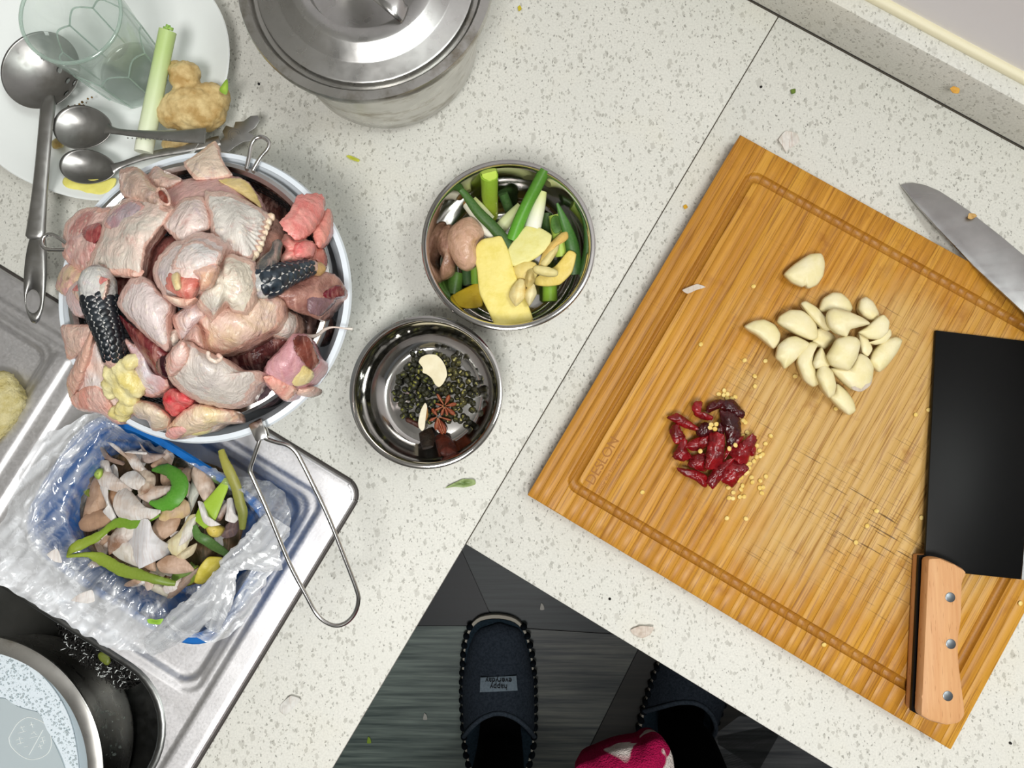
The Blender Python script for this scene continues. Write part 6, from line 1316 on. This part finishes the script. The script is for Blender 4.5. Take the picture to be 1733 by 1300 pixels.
body = skinbody('person', vs, [(0, 1), (1, 2), (2, 3), (3, 4), (4, 5), (0, 6), (6, 7), (7, 8), (8, 9), (9, 10), (0, 11)], [.14, .095, .064, .046, .042, .026, .095, .064, .046, .042, .026, .15], 0, M['cloth'], origin=(PV.x, PV.y, 0), label='person standing at the worktop in black trousers and dark felt slippers', cat='person')
V = []; F = []; nr, ns = 10, 40
for i in range(nr+1):
    t_ = i/nr; z = 1.03-.48*t_
    for j in range(ns):
        g = 6.28318*j/ns; wv = 1+.05*math.sin(g*6+t_*2)*t_; V.append(Vector((PV.x+.205*wv*math.cos(g), PV.y+.160*wv*math.sin(g)-.01, z)))
for i in range(nr):
    for j in range(ns): F.append((i*ns+j, i*ns+(j+1) % ns, (i+1)*ns+(j+1) % ns, (i+1)*ns+j))
rb = mk('robe', V, F, M['terry'], body, label='crimson terry robe with white pattern')
C9 = Zm(1040, 1100, 6.5)
chunk('robe_fold', C9((-420, 1330), (-200, 1190), (0, 1110), (150, 1075), (300, 1050), (380, 1000), (450, 985), (520, 1000), (580, 1060), (610, 1130), (640, 1250), (660, 1700), (300, 1900), (-300, 1800)), -.16, M['terry'], th=.05, dome=.02, nz=.004, nf=40, n=120, rings=14, parent=rb, center=C9((250, 1500))[0])
# slippers: sole, felt upper, stitches, patch, insole
SL = [(1040, 838, 838), (1043, 815, 862), (1050, 803, 877), (1063, 793, 888), (1085, 786, 896), (1110, 783, 901), (1150, 781, 905), (1190, 781, 906), (1230, 783, 906), (1270, 786, 903), (1305, 794, 894), (1322, 806, 882), (1330, 826, 862), (1332, 845, 845)]
UL = [(1055, 838, 852), (1058, 820, 869), (1063, 812, 878), (1072, 803, 886), (1084, 797, 890), (1100, 791, 895), (1125, 787, 899)]+[q_ for q_ in SL if q_[0] > 1140]
def uedge(y, side):
    for a, b in zip(UL, UL[1:]):
        if a[0] <= y <= b[0]: f = (y-a[0])/(b[0]-a[0]); return a[side]+(b[side]-a[side])*f
    return UL[-1][side]
def edge(y, side):
    for a, b in zip(SL, SL[1:]):
        if a[0] <= y <= b[0]: f = (y-a[0])/(b[0]-a[0]); return a[side]+(b[side]-a[side])*f
    return SL[-1][side]
SO = Vector((A1.x, A1.y, 0))
def slipper(label):
    e = empty('slipper', SO, label, 'slipper', 'pair of felt slippers')
    out = [(l, y) for y, l, r in SL]+[(r, y) for y, l, r in reversed(SL[:-1])][:-1]
    prism('sole', chaikin(out, 1), -.85+.0222, .018, M['white'], parent=e, bevel=.002)
    def inset(k): c = (843, 1186); return [(c[0]+(x-c[0])*k, c[1]+(y-c[1])*k) for x, y in chaikin(out, 1)]
    prism('insole', inset(.95), -.85+.0262, .004, M['felt'], parent=e, col='#26343f', c2='#1c2831')
    V = []; F = []; nv, nu = 22, 26
    for layer in (0, 1):
        for i in range(nv+1):
            v = i/nv
            for j in range(nu+1):
                u = -1+2*j/nu; yend = 1208+ (u*u)*40; y = 1055+v*(yend-1055)
                l_, r_ = uedge(y, 1), uedge(y, 2); x = (l_+r_)/2+(r_-l_)/2*.985*u
                hh = -.85+.026+(.016+.048*v**.9)*max(0, 1-abs(u)**2.4)**.55*min(1, v*5+.5)-(.004 if layer else 0)
                V.append(P(x, y, hh))
    m_ = nu+1
    for b in (0, (nv+1)*m_):
        for i in range(nv):
            for j in range(nu): F.append((b+i*m_+j, b+i*m_+j+1, b+(i+1)*m_+j+1, b+(i+1)*m_+j))
    o2 = (nv+1)*m_
    for j in range(nu): F.append((nv*m_+j, nv*m_+j+1, o2+nv*m_+j+1, o2+nv*m_+j)); F.append((j, j+1, o2+j+1, o2+j))
    mk('felt_upper', V, F, M['felt'], e, col='#3b434e', c2='#2a323c')
    tube('collar_hem', [P(edge(1208+u*u*40, 1)*(1-(u+1)/2)+edge(1208+u*u*40, 2)*((u+1)/2), 1208+u*u*40, -.85+.026+.064*max(0, 1-abs(u)**2.4)**.55) for u in (-1, -.8, -.5, -.2, 0, .2, .5, .8, 1)], .004, M['felt'], seg=8, world=True, parent=e, col='#4a5460', c2='#38414c')
    y = 1062
    while y < 1325:
        for side in (1, 2):
            x = edge(y, side); q = P(x+(1 if side == 1 else -1)*1.0, y, -.85+.024); V, F = boxv((q.x, q.y, q.z-.004), .012, .009, .022, 0)
            bm = bmesh.new(); bmesh.ops.create_icosphere(bm, subdivisions=2, radius=1, matrix=Matrix.Translation(q-Vector((0, 0, .004))) @ Matrix.Diagonal((.0065, .0060, .013, 1))); V = [v.co.copy() for v in bm.verts]; F = [tuple(v.index for v in f.verts) for f in bm.faces]; bm.free()
            mk('stitch', V, F, M['felt'], e, col='#141a20', c2='#0e1318')
        y += 15.5
    return e
s1 = slipper('left felt slipper with a grey lettered patch')
# patch with its two lines, lying on the instep
def uph(y): v = (y-1052)/(1208-1052); return -.85+.026+(.016+.048*v**.9)
prism('patch', [(813, 1147), (874, 1144), (876, 1169), (812, 1172)], lambda x, y: uph(y)+.0040-.0016*abs(x-844)/30, .002, M['felt'], parent=s1, bevel=.0003, col='#8594a0', c2='#76848f', label='light grey lettered patch')
for s_, yy, sz in (('everyday', 1152, .0125), ('happy', 1163, .0125)):
    q = P(844, yy, uph(yy)+.0052)-SO
    sl_ = math.atan2(P(844, 1150, uph(1150)).z-P(844, 1165, uph(1165)).z, (P(844, 1150, 0)-P(844, 1165, 0)).length*2.5)
    text(s_, sz, q, (0, 0, math.pi), M['felt_ink'], s1, ext=.0006)
def copytree(o, par=None):
    c = o.copy(); COL.objects.link(c)
    if par is not None: c.parent = par
    for ch_ in list(o.children): copytree(ch_, c)
    return c
s2 = copytree(s1); s2.location = (A2.x+.01, A2.y-.005, 0); s2.rotation_euler = (0, 0, -math.radians(22)); s2['label'] = 'right felt slipper half hidden under the worktop edge'
for (x, y, c1, lab, cat_) in ((624, 1253, '#7f9a2c', 'tiny yellow green leaf bit on the floor left of the slipper', 'vegetable scrap'), (917, 1027, '#b9b7b0', 'white crumb on the floor above the slipper', 'crumb'), (719, 1213, '#a9a8a2', 'small white crumb on the floor left of the slipper', 'crumb')):
    sheet('floor_bit', [(x-3, y+5), (x-1, y-6), (x+3, y-2), (x+4, y+5)], -.848+.003, M['crumb'], col=c1, c2=c1, label=lab, cat=cat_, it=1, th=.002, n=16)
